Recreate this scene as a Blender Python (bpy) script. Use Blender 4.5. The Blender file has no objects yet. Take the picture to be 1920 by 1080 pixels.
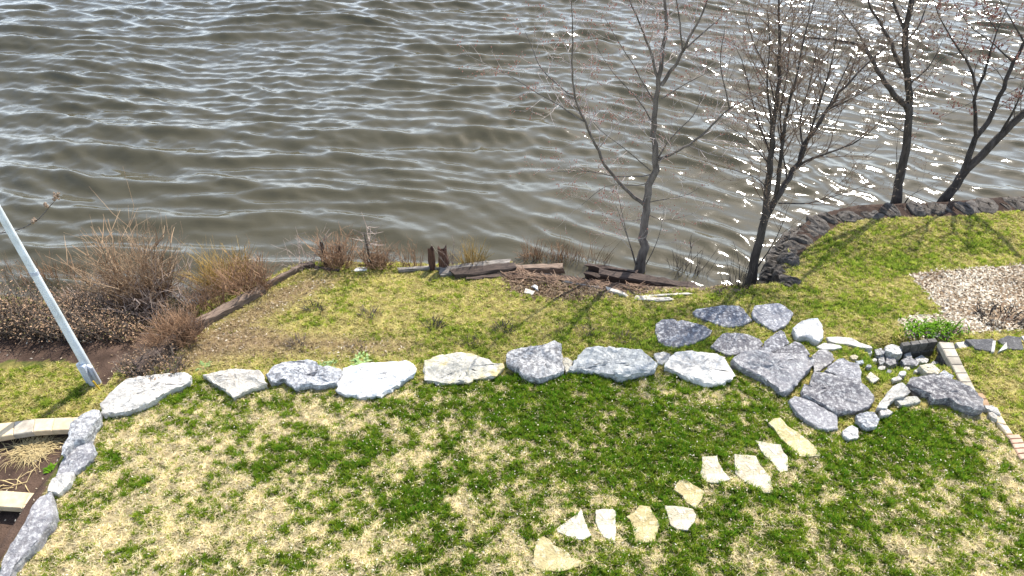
import bpy, math, random
import numpy as np
from mathutils import Vector

random.seed(7); rng = np.random.default_rng(7)
R = math.radians
scene = bpy.context.scene
COL = scene.collection

# ------------------------------------------------------------------ camera, sky, sun, exposure
CAM_Z, PITCH, FPX = 7.4, R(40.0), 1300.0          # focal length in pixels of a 1920 wide frame
cam = bpy.data.cameras.new('Camera'); camo = bpy.data.objects.new('Camera', cam); COL.objects.link(camo)
camo.location = (0, 0, CAM_Z); camo.rotation_euler = (R(90) - PITCH, 0, 0)
cam.sensor_width = 36.0; cam.lens = 36.0 * FPX / 1920.0; cam.clip_start = 0.1; cam.clip_end = 6000
scene.camera = camo

SUN_EL, SUN_AZ = R(52), R(29)                      # azimuth measured from +Y towards +X
world = bpy.data.worlds.new('World'); scene.world = world; world.use_nodes = True
wn = world.node_tree; wn.nodes.clear()
sky = wn.nodes.new('ShaderNodeTexSky'); sky.sky_type = 'NISHITA'; sky.sun_disc = False
sky.sun_elevation = SUN_EL; sky.sun_rotation = SUN_AZ; sky.air_density = 1.0; sky.dust_density = 1.0; sky.ozone_density = 1.0
wbg = wn.nodes.new('ShaderNodeBackground'); wbg.inputs['Strength'].default_value = 0.15
wo = wn.nodes.new('ShaderNodeOutputWorld')
# unseen broken cloud added all round, thickest near the horizon to whiten wave crests
wtc = wn.nodes.new('ShaderNodeTexCoord'); wsep = wn.nodes.new('ShaderNodeSeparateXYZ'); wn.links.new(wtc.outputs['Generated'], wsep.inputs[0])
wad = wn.nodes.new('ShaderNodeMath'); wad.operation = 'ADD'; wad.inputs[1].default_value = 0.22; wn.links.new(wsep.outputs['Z'], wad.inputs[0])
wdv = wn.nodes.new('ShaderNodeVectorMath'); wdv.operation = 'DIVIDE'; wn.links.new(wtc.outputs['Generated'], wdv.inputs[0]); wn.links.new(wad.outputs[0], wdv.inputs[1])
wno = wn.nodes.new('ShaderNodeTexNoise'); wno.inputs['Scale'].default_value = 2.1; wno.inputs['Detail'].default_value = 6; wno.inputs['Roughness'].default_value = 0.55; wn.links.new(wdv.outputs[0], wno.inputs['Vector'])
wrp = wn.nodes.new('ShaderNodeValToRGB'); wrp.color_ramp.elements[0].position = 0.40; wrp.color_ramp.elements[1].position = 0.54; wn.links.new(wno.outputs[0], wrp.inputs[0])
wmx = wn.nodes.new('ShaderNodeMix'); wmx.data_type = 'RGBA'; wmx.inputs[7].default_value = (9.6, 11.0, 12.8, 1)
wel = wn.nodes.new('ShaderNodeValToRGB'); wel.color_ramp.elements[0].position = 0.12; wel.color_ramp.elements[0].color = (1, 1, 1, 1); wel.color_ramp.elements[1].position = 0.50; wel.color_ramp.elements[1].color = (.10, .10, .10, 1); wn.links.new(wsep.outputs['Z'], wel.inputs[0])
wml = wn.nodes.new('ShaderNodeMath'); wml.operation = 'MULTIPLY'; wn.links.new(wrp.outputs[0], wml.inputs[0]); wn.links.new(wel.outputs[0], wml.inputs[1])
wn.links.new(wml.outputs[0], wmx.inputs[0]); wn.links.new(sky.outputs[0], wmx.inputs[6])
wn.links.new(wmx.outputs[2], wbg.inputs[0]); wn.links.new(wbg.outputs[0], wo.inputs[0])
sun = bpy.data.lights.new('Sun', 'SUN'); sun.energy = 4.6; sun.angle = R(0.5); sun.color = (1.0, 0.955, 0.88)
suno = bpy.data.objects.new('Sun', sun); COL.objects.link(suno)
sdir = Vector((math.sin(SUN_AZ) * math.cos(SUN_EL), math.cos(SUN_AZ) * math.cos(SUN_EL), math.sin(SUN_EL)))
suno.rotation_euler = sdir.to_track_quat('Z', 'Y').to_euler()
scene.view_settings.view_transform = 'Standard'; scene.view_settings.look = 'None'
scene.view_settings.exposure = 0.92; scene.view_settings.gamma = 1.0
scene.view_settings.use_curve_mapping = False

# ------------------------------------------------------------------ helpers: rays, noise, polygons
CP, SP = math.cos(PITCH), math.sin(PITCH)
def ray(u, v):
    dx, dy = (u - 960) / FPX, (540 - v) / FPX
    return np.array([dx, CP + dy * SP, -SP + dy * CP])
def P(u, v, z):                                    # a point of the place at height z, from where it is seen
    d = ray(u, v); t = (z - CAM_Z) / d[2]
    return np.array([d[0] * t, d[1] * t, z])
def PY(u, v, y):                                   # the same, at distance y
    d = ray(u, v); t = y / d[1]
    return np.array([d[0] * t, y, CAM_Z + d[2] * t])
def hash2(ix, iy, seed):
    h = (ix.astype(np.int64) * 374761393 + iy.astype(np.int64) * 668265263 + seed * 1442695041) & 0xffffffff
    h = ((h ^ (h >> 13)) * 1274126177) & 0xffffffff
    return ((h ^ (h >> 16)) & 0xffff) / 65535.0
def vnoise(x, y, seed=0):
    ix, iy = np.floor(x), np.floor(y); fx, fy = x - ix, y - iy
    fx = fx * fx * (3 - 2 * fx); fy = fy * fy * (3 - 2 * fy)
    a, b = hash2(ix, iy, seed), hash2(ix + 1, iy, seed); c, d = hash2(ix, iy + 1, seed), hash2(ix + 1, iy + 1, seed)
    return (a * (1 - fx) + b * fx) * (1 - fy) + (c * (1 - fx) + d * fx) * fy
def fbm(x, y, seed=0, octv=4, rough=0.5):
    s = 0.0; a = 1.0; n = 0.0; c, q = math.cos(0.6), math.sin(0.6)
    for o in range(octv):
        s = s + a * (vnoise(x, y, seed + o * 17) - 0.5); n += a; a *= rough
        x, y = (c * x - q * y) * 2.03 + 3.1, (q * x + c * y) * 2.03 + 1.7
    return s / n * 2
def sstep(a, b, x):
    t = np.clip((x - a) / (b - a), 0, 1); return t * t * (3 - 2 * t)
def sdf(poly, x, y):                               # > 0 inside
    x = np.asarray(x, float); y = np.asarray(y, float)
    d = np.full(x.shape, 1e9); ins = np.zeros(x.shape, bool); n = len(poly)
    for i in range(n):
        ax, ay = poly[i]; bx, by = poly[(i + 1) % n]
        ex, ey = bx - ax, by - ay; wx, wy = x - ax, y - ay
        t = np.clip((wx * ex + wy * ey) / (ex * ex + ey * ey + 1e-12), 0, 1)
        d = np.minimum(d, (wx - ex * t) ** 2 + (wy - ey * t) ** 2)
        c = ((ay > y) != (by > y)) & (x < (bx - ax) * (y - ay) / (by - ay + 1e-15) + ax)
        ins ^= c
    d = np.sqrt(d); return np.where(ins, d, -d)
def inside(poly, x, y):
    p = np.asarray(poly); r = np.zeros(x.shape, bool)
    m = (x >= p[:, 0].min()) & (x <= p[:, 0].max()) & (y >= p[:, 1].min()) & (y <= p[:, 1].max())
    if m.any(): r[m] = sdf(poly, x[m], y[m]) > 0
    return r
def WP(pix, z): return [tuple(P(u, v, z)[:2]) for u, v in pix]
ZOOM = {2: (0, 640, 2.4545), 3: (380, 400, 3.176), 4: (860, 400, 3.176), 5: (1180, 540, 3.6), 6: (1420, 360, 2.16),
        7: (960, 760, 3.097), 8: (380, 640, 2.4548), 9: (1600, 580, 6.0), 10: (1640, 700, 5.4), 11: (1440, 370, 4.0),
        12: (560, 400, 5.333), 13: (920, 470, 4.8), 14: (920, 0, 2.0), 15: (1320, 0, 1.928), 1: (0, 360, 3.177), 0: (0, 0, 1)}
def px(r, pts):
    ox, oy, s = ZOOM[r]; return [(ox + a / s, oy + b / s) for a, b in pts]

# ------------------------------------------------------------------ terrain
SHORE = WP([(-900, 470), (-300, 520), (0, 540), (110, 556), (200, 585), (260, 612), (320, 628), (362, 612), (420, 580), (500, 541), (556, 508),
            (600, 502), (700, 503), (830, 507), (920, 508), (960, 500), (1050, 505), (1100, 520), (1180, 536), (1300, 548), (1400, 552),
            (1456, 548), (1450, 520), (1458, 490), (1472, 458), (1494, 430), (1520, 412), (1555, 402), (1600, 393), (1700, 389), (1800, 383), (1920, 376), (2300, 355), (2900, 335)], 0.30)
SHORE += [(60, 14), (80, 2), (80, -60), (-80, -60), (-80, 11)]
LEFT = WP([(375, 603), (330, 650), (285, 692), (230, 722), (198, 765), (180, 790), (140, 850), (112, 910), (60, 985), (5, 1080), (-60, 1180),
           (-260, 1500), (-2600, 1500), (-2600, 380), (0, 480), (330, 560)], 0.55)
SWALE = WP(px(6, [(430, 660), (480, 640), (600, 630), (735, 606), (770, 606), (870, 800), (720, 745), (600, 780), (560, 760), (470, 790), (430, 720)]), 0.6)
PATIO = WP(px(6, [(735, 606), (800, 600), (1200, 560), (1800, 560), (1800, 1300), (1100, 1075), (1010, 985), (930, 880), (830, 760)]), 0.85)
COVE = WP([(985, 512), (1050, 510), (1110, 518), (1180, 530), (1320, 545), (1300, 551), (1200, 549), (1150, 546), (1080, 536), (1010, 525)], 0.3)
def H(x, y):
    x = np.asarray(x, float); y = np.asarray(y, float)
    z = np.interp(y, [-20, 2, 4, 6.2, 7.5, 9.0, 11.5, 30], [1.1, 0.98, 0.93, 0.85, 0.68, 0.48, 0.45, 0.45])
    z = z + 0.12 * sstep(5.5, 8.5, x) * sstep(7.6, 6.4, y)
    dl = sdf(LEFT, x, y); zl = np.interp(y, [0, 4, 6, 7.4, 9], [0.62, 0.58, 0.50, 0.33, 0.2]); z = z + (zl - z) * sstep(-0.10, 0.10, dl)
    dw = sdf(SWALE, x, y); z = z - 0.27 * sstep(-0.12, 0.25, dw)
    dp = sdf(PATIO, x, y); z = z + (np.maximum(z, 0.84) - z) * sstep(0.05, 0.17, dp)
    dc = sdf(COVE, x, y); z = z + (-0.06 - z) * sstep(-0.26, 0.05, dc)
    z = z + 0.03 * fbm(x * 0.9, y * 0.9, 5, 3) + 0.012 * fbm(x * 5, y * 5, 9, 2)
    ds = sdf(SHORE, x, y); s = sstep(-0.14, 0.10, ds)
    return z * s - 0.7 * (1 - s)
def axis(lo, hi, step, far):
    mid = np.arange(lo, hi + 1e-6, step); g = step * np.cumsum(1.35 ** np.arange(1, 40)); g = g[g < far]
    return np.concatenate([lo - g[::-1], mid, hi + g])
gx, gy = axis(-9.6, 10.2, 0.045, 60), axis(2.4, 12.6, 0.045, 50)
GX, GY = np.meshgrid(gx, gy); fx, fy = GX.ravel(), GY.ravel()
gz = H(fx, fy); GZ = gz.reshape(GX.shape)
def H(x, y):                                       # from here on: heights read off the sheet itself
    i = np.clip(np.searchsorted(gx, x) - 1, 0, len(gx) - 2); j = np.clip(np.searchsorted(gy, y) - 1, 0, len(gy) - 2)
    a = (x - gx[i]) / (gx[i + 1] - gx[i]); b_ = (y - gy[j]) / (gy[j + 1] - gy[j])
    return (GZ[j, i] * (1 - a) + GZ[j, i + 1] * a) * (1 - b_) + (GZ[j + 1, i] * (1 - a) + GZ[j + 1, i + 1] * a) * b_
def h1(x, y): return float(H(x, y))
def hmax(x, y, d=0.16): return max(h1(x + a, y + b_) for a in (-d, 0, d) for b_ in (-d, 0, d))
def G(u, v, lift=0.0):                             # where the line of sight meets the ground (or the water)
    z = 0.7
    for _ in range(14):
        p = P(u, v, z); z2 = max(h1(p[0], p[1]), 0.0) + lift; z = z * 0.4 + z2 * 0.6
    return P(u, v, z)

# ------------------------------------------------------------------ mesh builder and object helpers
class MB:
    def __init__(s): s.v = []; s.f = []
    def add(s, vs, fs):
        o = len(s.v); s.v.extend(vs); s.f.extend([tuple(i + o for i in q) for q in fs])
    def tube(s, pts, rad, sides=3, cap=True):
        q = np.asarray(pts, float); n = len(q); fs = []
        t0 = q[-1] - q[0]; ref = (0.31, 0.87, 0.2) if abs(t0[2]) > abs(t0[1]) else (0.2, 0.1, 0.97)
        t = np.empty_like(q); t[1:-1] = q[2:] - q[:-2]; t[0] = q[1] - q[0]; t[-1] = q[-1] - q[-2]; t /= np.sqrt((t * t).sum(1))[:, None] + 1e-9
        a = np.stack([t[:, 1] * ref[2] - t[:, 2] * ref[1], t[:, 2] * ref[0] - t[:, 0] * ref[2], t[:, 0] * ref[1] - t[:, 1] * ref[0]], 1); a /= np.sqrt((a * a).sum(1))[:, None] + 1e-9
        b = np.stack([t[:, 1] * a[:, 2] - t[:, 2] * a[:, 1], t[:, 2] * a[:, 0] - t[:, 0] * a[:, 2], t[:, 0] * a[:, 1] - t[:, 1] * a[:, 0]], 1)
        w = 2 * math.pi * np.arange(sides) / sides; rd = np.asarray(rad, float)[:, None, None]
        vs = (q[:, None] + rd * (np.cos(w)[None, :, None] * a[:, None] + np.sin(w)[None, :, None] * b[:, None])).reshape(-1, 3).tolist()
        for i in range(n - 1):
            for k in range(sides):
                k2 = (k + 1) % sides; fs.append((i * sides + k, i * sides + k2, (i + 1) * sides + k2, (i + 1) * sides + k))
        if cap: fs.append(tuple(range(sides - 1, -1, -1))); fs.append(tuple((n - 1) * sides + k for k in range(sides)))
        s.add(vs, fs)
    def prism(s, poly, zt, zb, bev=0.012, tops=None):
        n = len(poly); c = np.mean(np.array(poly), 0); vs = []
        for q in poly: vs.append((q[0], q[1], zb))
        for q in poly: vs.append((q[0], q[1], zt - bev))
        for q in poly:
            d = c - np.array(q); d = d / (np.linalg.norm(d) + 1e-9) * bev * 1.3; vs.append((q[0] + d[0], q[1] + d[1], zt))
        fs = [tuple(range(n - 1, -1, -1)), tuple(range(2 * n, 3 * n))]
        for r in range(2):
            for k in range(n): k2 = (k + 1) % n; fs.append((r * n + k, r * n + k2, (r + 1) * n + k2, (r + 1) * n + k))
        s.add(vs, fs)
    def leaf(s, p, d, up, L, W):
        d = np.asarray(d, float); d /= np.linalg.norm(d) + 1e-9; w = np.cross(d, up); w /= np.linalg.norm(w) + 1e-9
        s.add([p, p + d * L * 0.5 + w * W * 0.5, p + d * L, p + d * L * 0.5 - w * W * 0.5], [(0, 1, 2), (0, 2, 3)])
    def blob(s, p, r, st=1.0):
        p = np.asarray(p); s.add([p + (r, 0, 0), p + (0, r, 0), p - (r, 0, 0), p - (0, r, 0), p + (0, 0, r * st), p - (0, 0, r * st)],
              [(0, 1, 4), (1, 2, 4), (2, 3, 4), (3, 0, 4), (1, 0, 5), (2, 1, 5), (3, 2, 5), (0, 3, 5)])
    def mesh(s, name, loc=(0, 0, 0)):
        m = bpy.data.meshes.new(name); l = np.array(loc)
        m.from_pydata((np.array([tuple(q) for q in s.v], float) - l).tolist(), [], s.f); m.update(); return m
    def obj(s, name, mat, parent=None, loc=(0, 0, 0), smooth=False, sharp=None):
        base = np.array(loc, float) if parent is None else np.array(parent['_o'])
        m = s.mesh(name, base); o = bpy.data.objects.new(name, m); COL.objects.link(o); m.materials.append(mat)
        if smooth: m.polygons.foreach_set('use_smooth', [True] * len(m.polygons))
        if sharp: m.set_sharp_from_angle(angle=R(sharp))
        if parent is None: o.location = loc; o['_o'] = [float(q) for q in base]
        else: o.parent = parent; o['_o'] = [float(q) for q in base]
        return o
def tag(o, label, cat=None, group=None, kind=None):
    o['label'] = label
    if cat: o['category'] = cat
    if group: o['group'] = group
    if kind: o['kind'] = kind
    return o
def empty(name, loc):
    o = bpy.data.objects.new(name, None); COL.objects.link(o); o.location = tuple(map(float, loc)); o['_o'] = [float(q) for q in loc]
    o.empty_display_size = 0.1; return o
def np_mesh(name, co, tris, mat, colors=None, nper=3, smooth=False):
    m = bpy.data.meshes.new(name); n = len(co); f = len(tris)
    m.vertices.add(n); m.vertices.foreach_set('co', np.ascontiguousarray(co, np.float32).ravel())
    m.loops.add(f * nper); m.loops.foreach_set('vertex_index', np.ascontiguousarray(tris, np.int32).ravel())
    m.polygons.add(f); m.polygons.foreach_set('loop_start', np.arange(0, f * nper, nper, dtype=np.int32))
    if smooth: m.polygons.foreach_set('use_smooth', np.ones(f, bool))
    m.update(calc_edges=True)
    if colors is not None:
        at = m.attributes.new('Col', 'FLOAT_COLOR', 'POINT')
        at.data.foreach_set('color', np.ascontiguousarray(np.c_[colors, np.ones(n)], np.float32).ravel())
    m.materials.append(mat); o = bpy.data.objects.new(name, m); COL.objects.link(o); o['_o'] = [0.0, 0.0, 0.0]; return o

# ------------------------------------------------------------------ materials
class Mat:
    def __init__(s, name, rough=0.8, spec=0.3):
        s.m = bpy.data.materials.new(name); s.m.use_nodes = True; s.t = s.m.node_tree; s.b = s.t.nodes['Principled BSDF']
        s.b.inputs['Roughness'].default_value = rough; s.b.inputs['Specular IOR Level'].default_value = spec
        s.tc = s.t.nodes.new('ShaderNodeTexCoord'); s.co = s.tc.outputs['Object']
    def n(s, t, **kw):
        q = s.t.nodes.new(t)
        for k, v in kw.items(): q.inputs[k.replace('_', ' ')].default_value = v
        return q
    def l(s, a, b): s.t.links.new(a, b)
    def noise(s, scale, det=5, rough=0.55, co=None, sx=None, dist=0.0):
        q = s.n('ShaderNodeTexNoise', Scale=scale, Detail=det, Roughness=rough, Distortion=dist); c = co or s.co
        if sx:
            mp = s.n('ShaderNodeMapping'); mp.inputs['Scale'].default_value = sx; s.l(c, mp.inputs[0]); c = mp.outputs[0]
        s.l(c, q.inputs['Vector']); return q.outputs['Fac']
    def ramp(s, fac, stops):
        q = s.t.nodes.new('ShaderNodeValToRGB'); e = q.color_ramp.elements
        while len(e) < len(stops): e.new(0.5)
        for i, (p, c) in enumerate(stops):
            e[i].position = p; e[i].color = (c, c, c, 1) if isinstance(c, (int, float)) else (*c, 1)
        s.l(fac, q.inputs[0]); return q.outputs[0]
    def mix(s, fac, a, b, mode='MIX'):
        q = s.t.nodes.new('ShaderNodeMix'); q.data_type = 'RGBA'; q.blend_type = mode
        for i, v in ((0, fac), (6, a), (7, b)):
            if isinstance(v, bpy.types.NodeSocket): s.l(v, q.inputs[i])
            else: q.inputs[i].default_value = v if i == 0 else (*v, 1)
        return q.outputs[2]
    def color(s, c):
        if isinstance(c, bpy.types.NodeSocket): s.l(c, s.b.inputs['Base Color'])
        else: s.b.inputs['Base Color'].default_value = (*c, 1)
    def bump(s, hgt, strength=0.5, dist=0.02, prev=None):
        q = s.n('ShaderNodeBump', Strength=strength, Distance=dist); s.l(hgt, q.inputs['Height'])
        if prev: s.l(prev, q.inputs['Normal'])
        s.l(q.outputs[0], s.b.inputs['Normal']); return q.outputs[0]
    def rnd(s): return s.t.nodes.new('ShaderNodeObjectInfo').outputs['Random']
def rock(name, base, dark, vein, veinamt, patch=None, patchamt=0.0):
    M = Mat(name, 0.85, 0.25)
    a = M.noise(2.6, 6, 0.62); c = M.mix(M.ramp(a, [(0.36, 0.0), (0.62, 1.0)]), dark, base)
    if patch: c = M.mix(M.ramp(M.noise(3.4, 4, 0.6, dist=0.6), [(0.62 - patchamt, 0.0), (0.70 - patchamt * 0.6, 1.0)]), c, patch)
    sp = M.noise(20, 6, 0.8); c = M.mix(M.ramp(sp, [(0.60 - veinamt * 0.16, 0.0), (0.70 - veinamt * 0.12, 0.85)]), c, vein)
    vo = M.t.nodes.new('ShaderNodeTexNoise'); vo.noise_type = 'RIDGED_MULTIFRACTAL'; vo.inputs['Scale'].default_value = 5.5; vo.inputs['Detail'].default_value = 4
    M.l(M.co, vo.inputs['Vector']); c = M.mix(M.ramp(vo.outputs[0], [(0.80, 0.0), (1.0, 0.55 * veinamt)]), c, vein)
    cr = M.t.nodes.new('ShaderNodeTexNoise'); cr.noise_type = 'RIDGED_MULTIFRACTAL'; cr.inputs['Scale'].default_value = 3.1; cr.inputs['Detail'].default_value = 6; cr.inputs['Roughness'].default_value = 0.6; cr.inputs['Distortion'].default_value = 0.5
    M.l(M.co, cr.inputs['Vector']); c = M.mix(M.ramp(cr.outputs[0], [(0.86, 0.0), (1.0, 0.75)]), c, tuple(q * 0.42 for q in dark))
    pit = M.noise(38, 5, 0.75); c = M.mix(M.ramp(pit, [(0.30, 0.85), (0.43, 0.0)]), c, tuple(q * 0.45 for q in dark))
    hv = M.mix(M.rnd(), (0.90, 0.86, 0.80), (1.04, 1.05, 1.07)); c = M.mix(1.0, c, hv, 'MULTIPLY')
    M.color(c); b1 = M.bump(M.noise(6, 8, 0.72), 1.0, 0.08); b2 = M.bump(M.noise(30, 6, 0.75), 0.9, 0.022, b1); M.bump(cr.outputs[0], 0.5, -0.02, b2); return M.m
def simple(name, c0, c1, scale=8, rough=0.8, sx=None, bump=0.3, dist=0.01, spec=0.3, rand=0.25):
    M = Mat(name, rough, spec); f = M.noise(scale, 6, 0.65, sx=sx); c = M.mix(M.ramp(f, [(0.32, 0.0), (0.68, 1.0)]), c0, c1)
    c = M.mix(1.0, c, M.mix(M.rnd(), (1 - rand,) * 3, (1 + rand,) * 3), 'MULTIPLY'); M.color(c)
    if bump: M.bump(f, bump, dist)
    return M.m
ROCK = {'white': rock('pale_limestone', (0.70, 0.67, 0.60), (0.48, 0.45, 0.41), (0.82, 0.80, 0.76), 0.7),
        'grey': rock('grey_limestone', (0.37, 0.365, 0.365), (0.19, 0.185, 0.19), (0.74, 0.74, 0.73), 0.9),
        'slab': rock('slate_grey_slab', (0.25, 0.245, 0.26), (0.135, 0.13, 0.145), (0.66, 0.66, 0.66), 0.72),
        'pale': rock('pale_grey_slab', (0.36, 0.35, 0.365), (0.235, 0.23, 0.245), (0.70, 0.70, 0.69), 0.68),
        'blue': rock('blue_grey_limestone', (0.50, 0.53, 0.545), (0.31, 0.335, 0.36), (0.74, 0.77, 0.78), 0.75),
        'cream': rock('cream_limestone', (0.66, 0.62, 0.50), (0.43, 0.41, 0.36), (0.78, 0.76, 0.70), 0.5, (0.60, 0.50, 0.26), 0.10),
        'whiteblue': rock('white_blue_limestone', (0.72, 0.70, 0.65), (0.54, 0.52, 0.49), (0.78, 0.77, 0.74), 0.55, (0.42, 0.47, 0.50), 0.08),
        'sand': rock('tan_sandstone', (0.64, 0.54, 0.28), (0.46, 0.37, 0.18), (0.76, 0.70, 0.50), 0.55),
        'step': rock('white_flagstone', (0.74, 0.69, 0.57), (0.54, 0.47, 0.32), (0.84, 0.82, 0.78), 0.5, (0.58, 0.50, 0.30), 0.08),
        'dark': rock('dark_wet_stone', (0.19, 0.165, 0.14), (0.085, 0.073, 0.063), (0.32, 0.30, 0.27), 0.2)}
BARK = simple('grey_bark', (0.06, 0.048, 0.04), (0.20, 0.17, 0.145), 14, 0.9, (1, 1, 0.25), 0.8, 0.015, rand=0.15)
BARKD = simple('dark_bark', (0.02, 0.016, 0.013), (0.085, 0.07, 0.06), 14, 0.9, (1, 1, 0.25), 0.8, 0.015, rand=0.1)
TWIG = simple('pale_twig_bark', (0.24, 0.18, 0.15), (0.50, 0.44, 0.40), 5, 0.8, None, 0, rand=0.1)
TWIGB = simple('brown_twig_bark', (0.075, 0.055, 0.042), (0.19, 0.15, 0.115), 5, 0.8, None, 0, rand=0.1)
TWIGT = simple('tan_dead_stem', (0.17, 0.10, 0.055), (0.40, 0.28, 0.17), 6, 0.85, None, 0, rand=0.15)
TWIGR = simple('russet_dead_stem', (0.14, 0.075, 0.04), (0.34, 0.21, 0.12), 6, 0.85, None, 0, rand=0.15)
GOLD = simple('golden_dead_stem', (0.20, 0.13, 0.035), (0.40, 0.27, 0.09), 6, 0.85, None, 0, rand=0.15)
GREYS = simple('grey_dead_stem', (0.16, 0.11, 0.085), (0.42, 0.34, 0.285), 6, 0.85, None, 0, rand=0.1)
BUD = simple('red_bud', (0.18, 0.06, 0.045), (0.42, 0.20, 0.14), 30, 0.7, None, 0, rand=0.1)
BUDT = simple('tan_bud', (0.20, 0.13, 0.085), (0.40, 0.30, 0.21), 30, 0.7, None, 0, rand=0.1)
LEAFD = simple('dry_leaf', (0.13, 0.07, 0.04), (0.44, 0.29, 0.17), 9, 0.8, None, 0, rand=0.15)
WOODD = simple('dark_weathered_timber', (0.018, 0.012, 0.009), (0.095, 0.065, 0.05), 6, 0.85, (1, 9, 9), 0.7, 0.012)
WOODB = simple('brown_weathered_timber', (0.06, 0.04, 0.028), (0.21, 0.15, 0.11), 6, 0.85, (1, 10, 10), 0.7, 0.01)
WOODG = simple('grey_weathered_timber', (0.05, 0.038, 0.03), (0.36, 0.32, 0.28), 5, 0.85, (1, 12, 12), 0.8, 0.012)
WOODP = simple('pale_driftwood', (0.26, 0.22, 0.17), (0.56, 0.51, 0.43), 6, 0.8, (1, 10, 10), 0.5, 0.008)
ROTT = simple('rotten_red_timber', (0.03, 0.014, 0.01), (0.12, 0.06, 0.04), 8, 0.9, (8, 8, 1), 0.9, 0.02)
WHITEP = simple('white_scrap', (0.48, 0.46, 0.42), (0.68, 0.67, 0.63), 9, 0.6, None, 0.2)
TANB = simple('tan_concrete_cap', (0.48, 0.37, 0.22), (0.64, 0.51, 0.33), 11, 0.85, None, 0.3, 0.006, rand=0.14)
GREYB = simple('weathered_concrete_cap', (0.22, 0.19, 0.15), (0.42, 0.37, 0.29), 9, 0.88, None, 0.4, 0.008, rand=0.2)
SHADEDB = simple('shaded_split_block', (0.06, 0.055, 0.05), (0.19, 0.175, 0.155), 13, 0.9, None, 0.9, 0.03, rand=0.25)  # split faces below the caps, their shadow put into a dark colour
REDB = simple('pink_clay_paver', (0.42, 0.27, 0.19), (0.56, 0.38, 0.27), 14, 0.85, None, 0.3, 0.006, rand=0.12)
BRNB = simple('brown_clay_paver', (0.22, 0.13, 0.07), (0.40, 0.27, 0.16), 12, 0.85, None, 0.3, 0.006, rand=0.15)
PAINT = simple('white_painted_steel', (0.46, 0.49, 0.48), (0.70, 0.75, 0.77), 5.5, 0.5, None, 0, spec=0.5, rand=0)
STEEL = simple('galvanised_steel', (0.36, 0.39, 0.44), (0.56, 0.60, 0.66), 7, 0.45, None, 0.1, 0.004, spec=0.5, rand=0.05)
YELLOW = simple('yellow_plastic', (0.55, 0.36, 0.03), (0.62, 0.42, 0.05), 9, 0.5, None, 0)
def attr_mat(name, trans=0.0, noise_amt=0.35, rough=0.9, bump=0.0, nscale=55):
    M = Mat(name, rough, 0.15); at = M.t.nodes.new('ShaderNodeAttribute'); at.attribute_name = 'Col'; c = at.outputs['Color']
    if noise_amt:
        f = M.noise(nscale, 5, 0.7); c = M.mix(1.0, c, M.ramp(f, [(0.25, 1 - noise_amt), (0.75, 1 + noise_amt * 0.7)]), 'MULTIPLY')
        if bump: M.bump(f, bump, 0.02)
    M.color(c)
    if trans:
        tr = M.t.nodes.new('ShaderNodeBsdfTranslucent'); M.l(c, tr.inputs[0]); mx = M.t.nodes.new('ShaderNodeMixShader')
        mx.inputs[0].default_value = trans; M.l(M.b.outputs[0], mx.inputs[1]); M.l(tr.outputs[0], mx.inputs[2])
        out = [q for q in M.t.nodes if q.type == 'OUTPUT_MATERIAL'][0]; M.l(mx.outputs[0], out.inputs[0])
    return M.m
GROUNDM = attr_mat('turf_and_soil', 0, 0.45, 0.95, 0.9)
BLADEM = attr_mat('grass_blades', 0.48, 0.0, 0.7)
LEAFM = attr_mat('leaf_mulch', 0.12, 0.0, 0.85)

# ------------------------------------------------------------------ ground zones and their colours
FRONT = WP([(190, 780), (360, 712), (500, 728), (640, 735), (780, 715), (950, 700), (1100, 700), (1240, 700), (1370, 700), (1480, 745), (1560, 810), (1640, 790),
            (1700, 762), (1835, 775), (1900, 835), (1990, 930), (2400, 1500), (-260, 1500), (-60, 1180), (5, 1080), (70, 985), (130, 850)], 0.88)
MULCH = WP([(1705, 508), (1800, 500), (1920, 489), (2300, 450), (2500, 640), (1960, 632), (1800, 640), (1745, 645), (1690, 648), (1680, 612), (1720, 600), (1765, 597), (1745, 560)], 0.6)
DEBRIS = WP([(920, 520), (960, 508), (1050, 512), (1100, 520), (1180, 536), (1300, 548), (1420, 551), (1400, 562), (1300, 560), (1250, 566), (1190, 572), (1120, 580), (1040, 590), (960, 572), (950, 545)], 0.35)
LITTER = WP([(940, 526), (1000, 524), (1050, 532), (1130, 545), (1180, 556), (1400, 553), (1400, 562), (1300, 562), (1190, 574), (1120, 580), (1040, 588), (960, 570), (945, 545)], 0.4)
BED = WP(px(2, [(-400, 440), (0, 436), (150, 412), (345, 400), (470, 330), (430, 440), (330, 620), (270, 780), (120, 1060), (40, 1200), (-400, 1300)]), 0.55)
SOIL = WP([(-400, 560), (0, 560), (200, 590), (330, 620), (375, 608), (330, 690), (255, 735), (205, 765), (185, 725), (160, 690), (120, 672), (0, 680), (-400, 700)], 0.4)
BROWN = WP([(325, 690), (380, 620), (430, 600), (520, 535), (570, 508), (640, 510), (560, 560), (480, 610), (560, 640), (700, 640), (800, 660), (700, 672), (560, 672), (420, 690), (340, 705)], 0.7)
SWALEG = SWALE
outer = [P(u, v, 0.42)[:2] for u, v in px(11, [(60,715),(50,600),(80,480),(130,350),(220,240),(320,175),(460,145),(620,115),(780,97),(920,82),(1100,68),(1300,62),(1500,48),(1650,42),(1800,27),(1920,17),(2200,-6),(2600,-40)])]
inner = [P(u, v, 0.45)[:2] for u, v in px(11, [(205,735),(215,600),(232,455),(320,375),(430,292),(520,222),(640,190),(760,175),(880,168),(1000,165),(1200,158),(1380,150),(1560,136),(1720,120),(1840,117),(1940,113),(2200,88),(2600,55)])]
SEAB = [tuple(a + (a - b) / np.linalg.norm(a - b) * .7) for a, b in zip(outer, inner)] + [tuple(q) for q in inner[::-1]]
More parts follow.
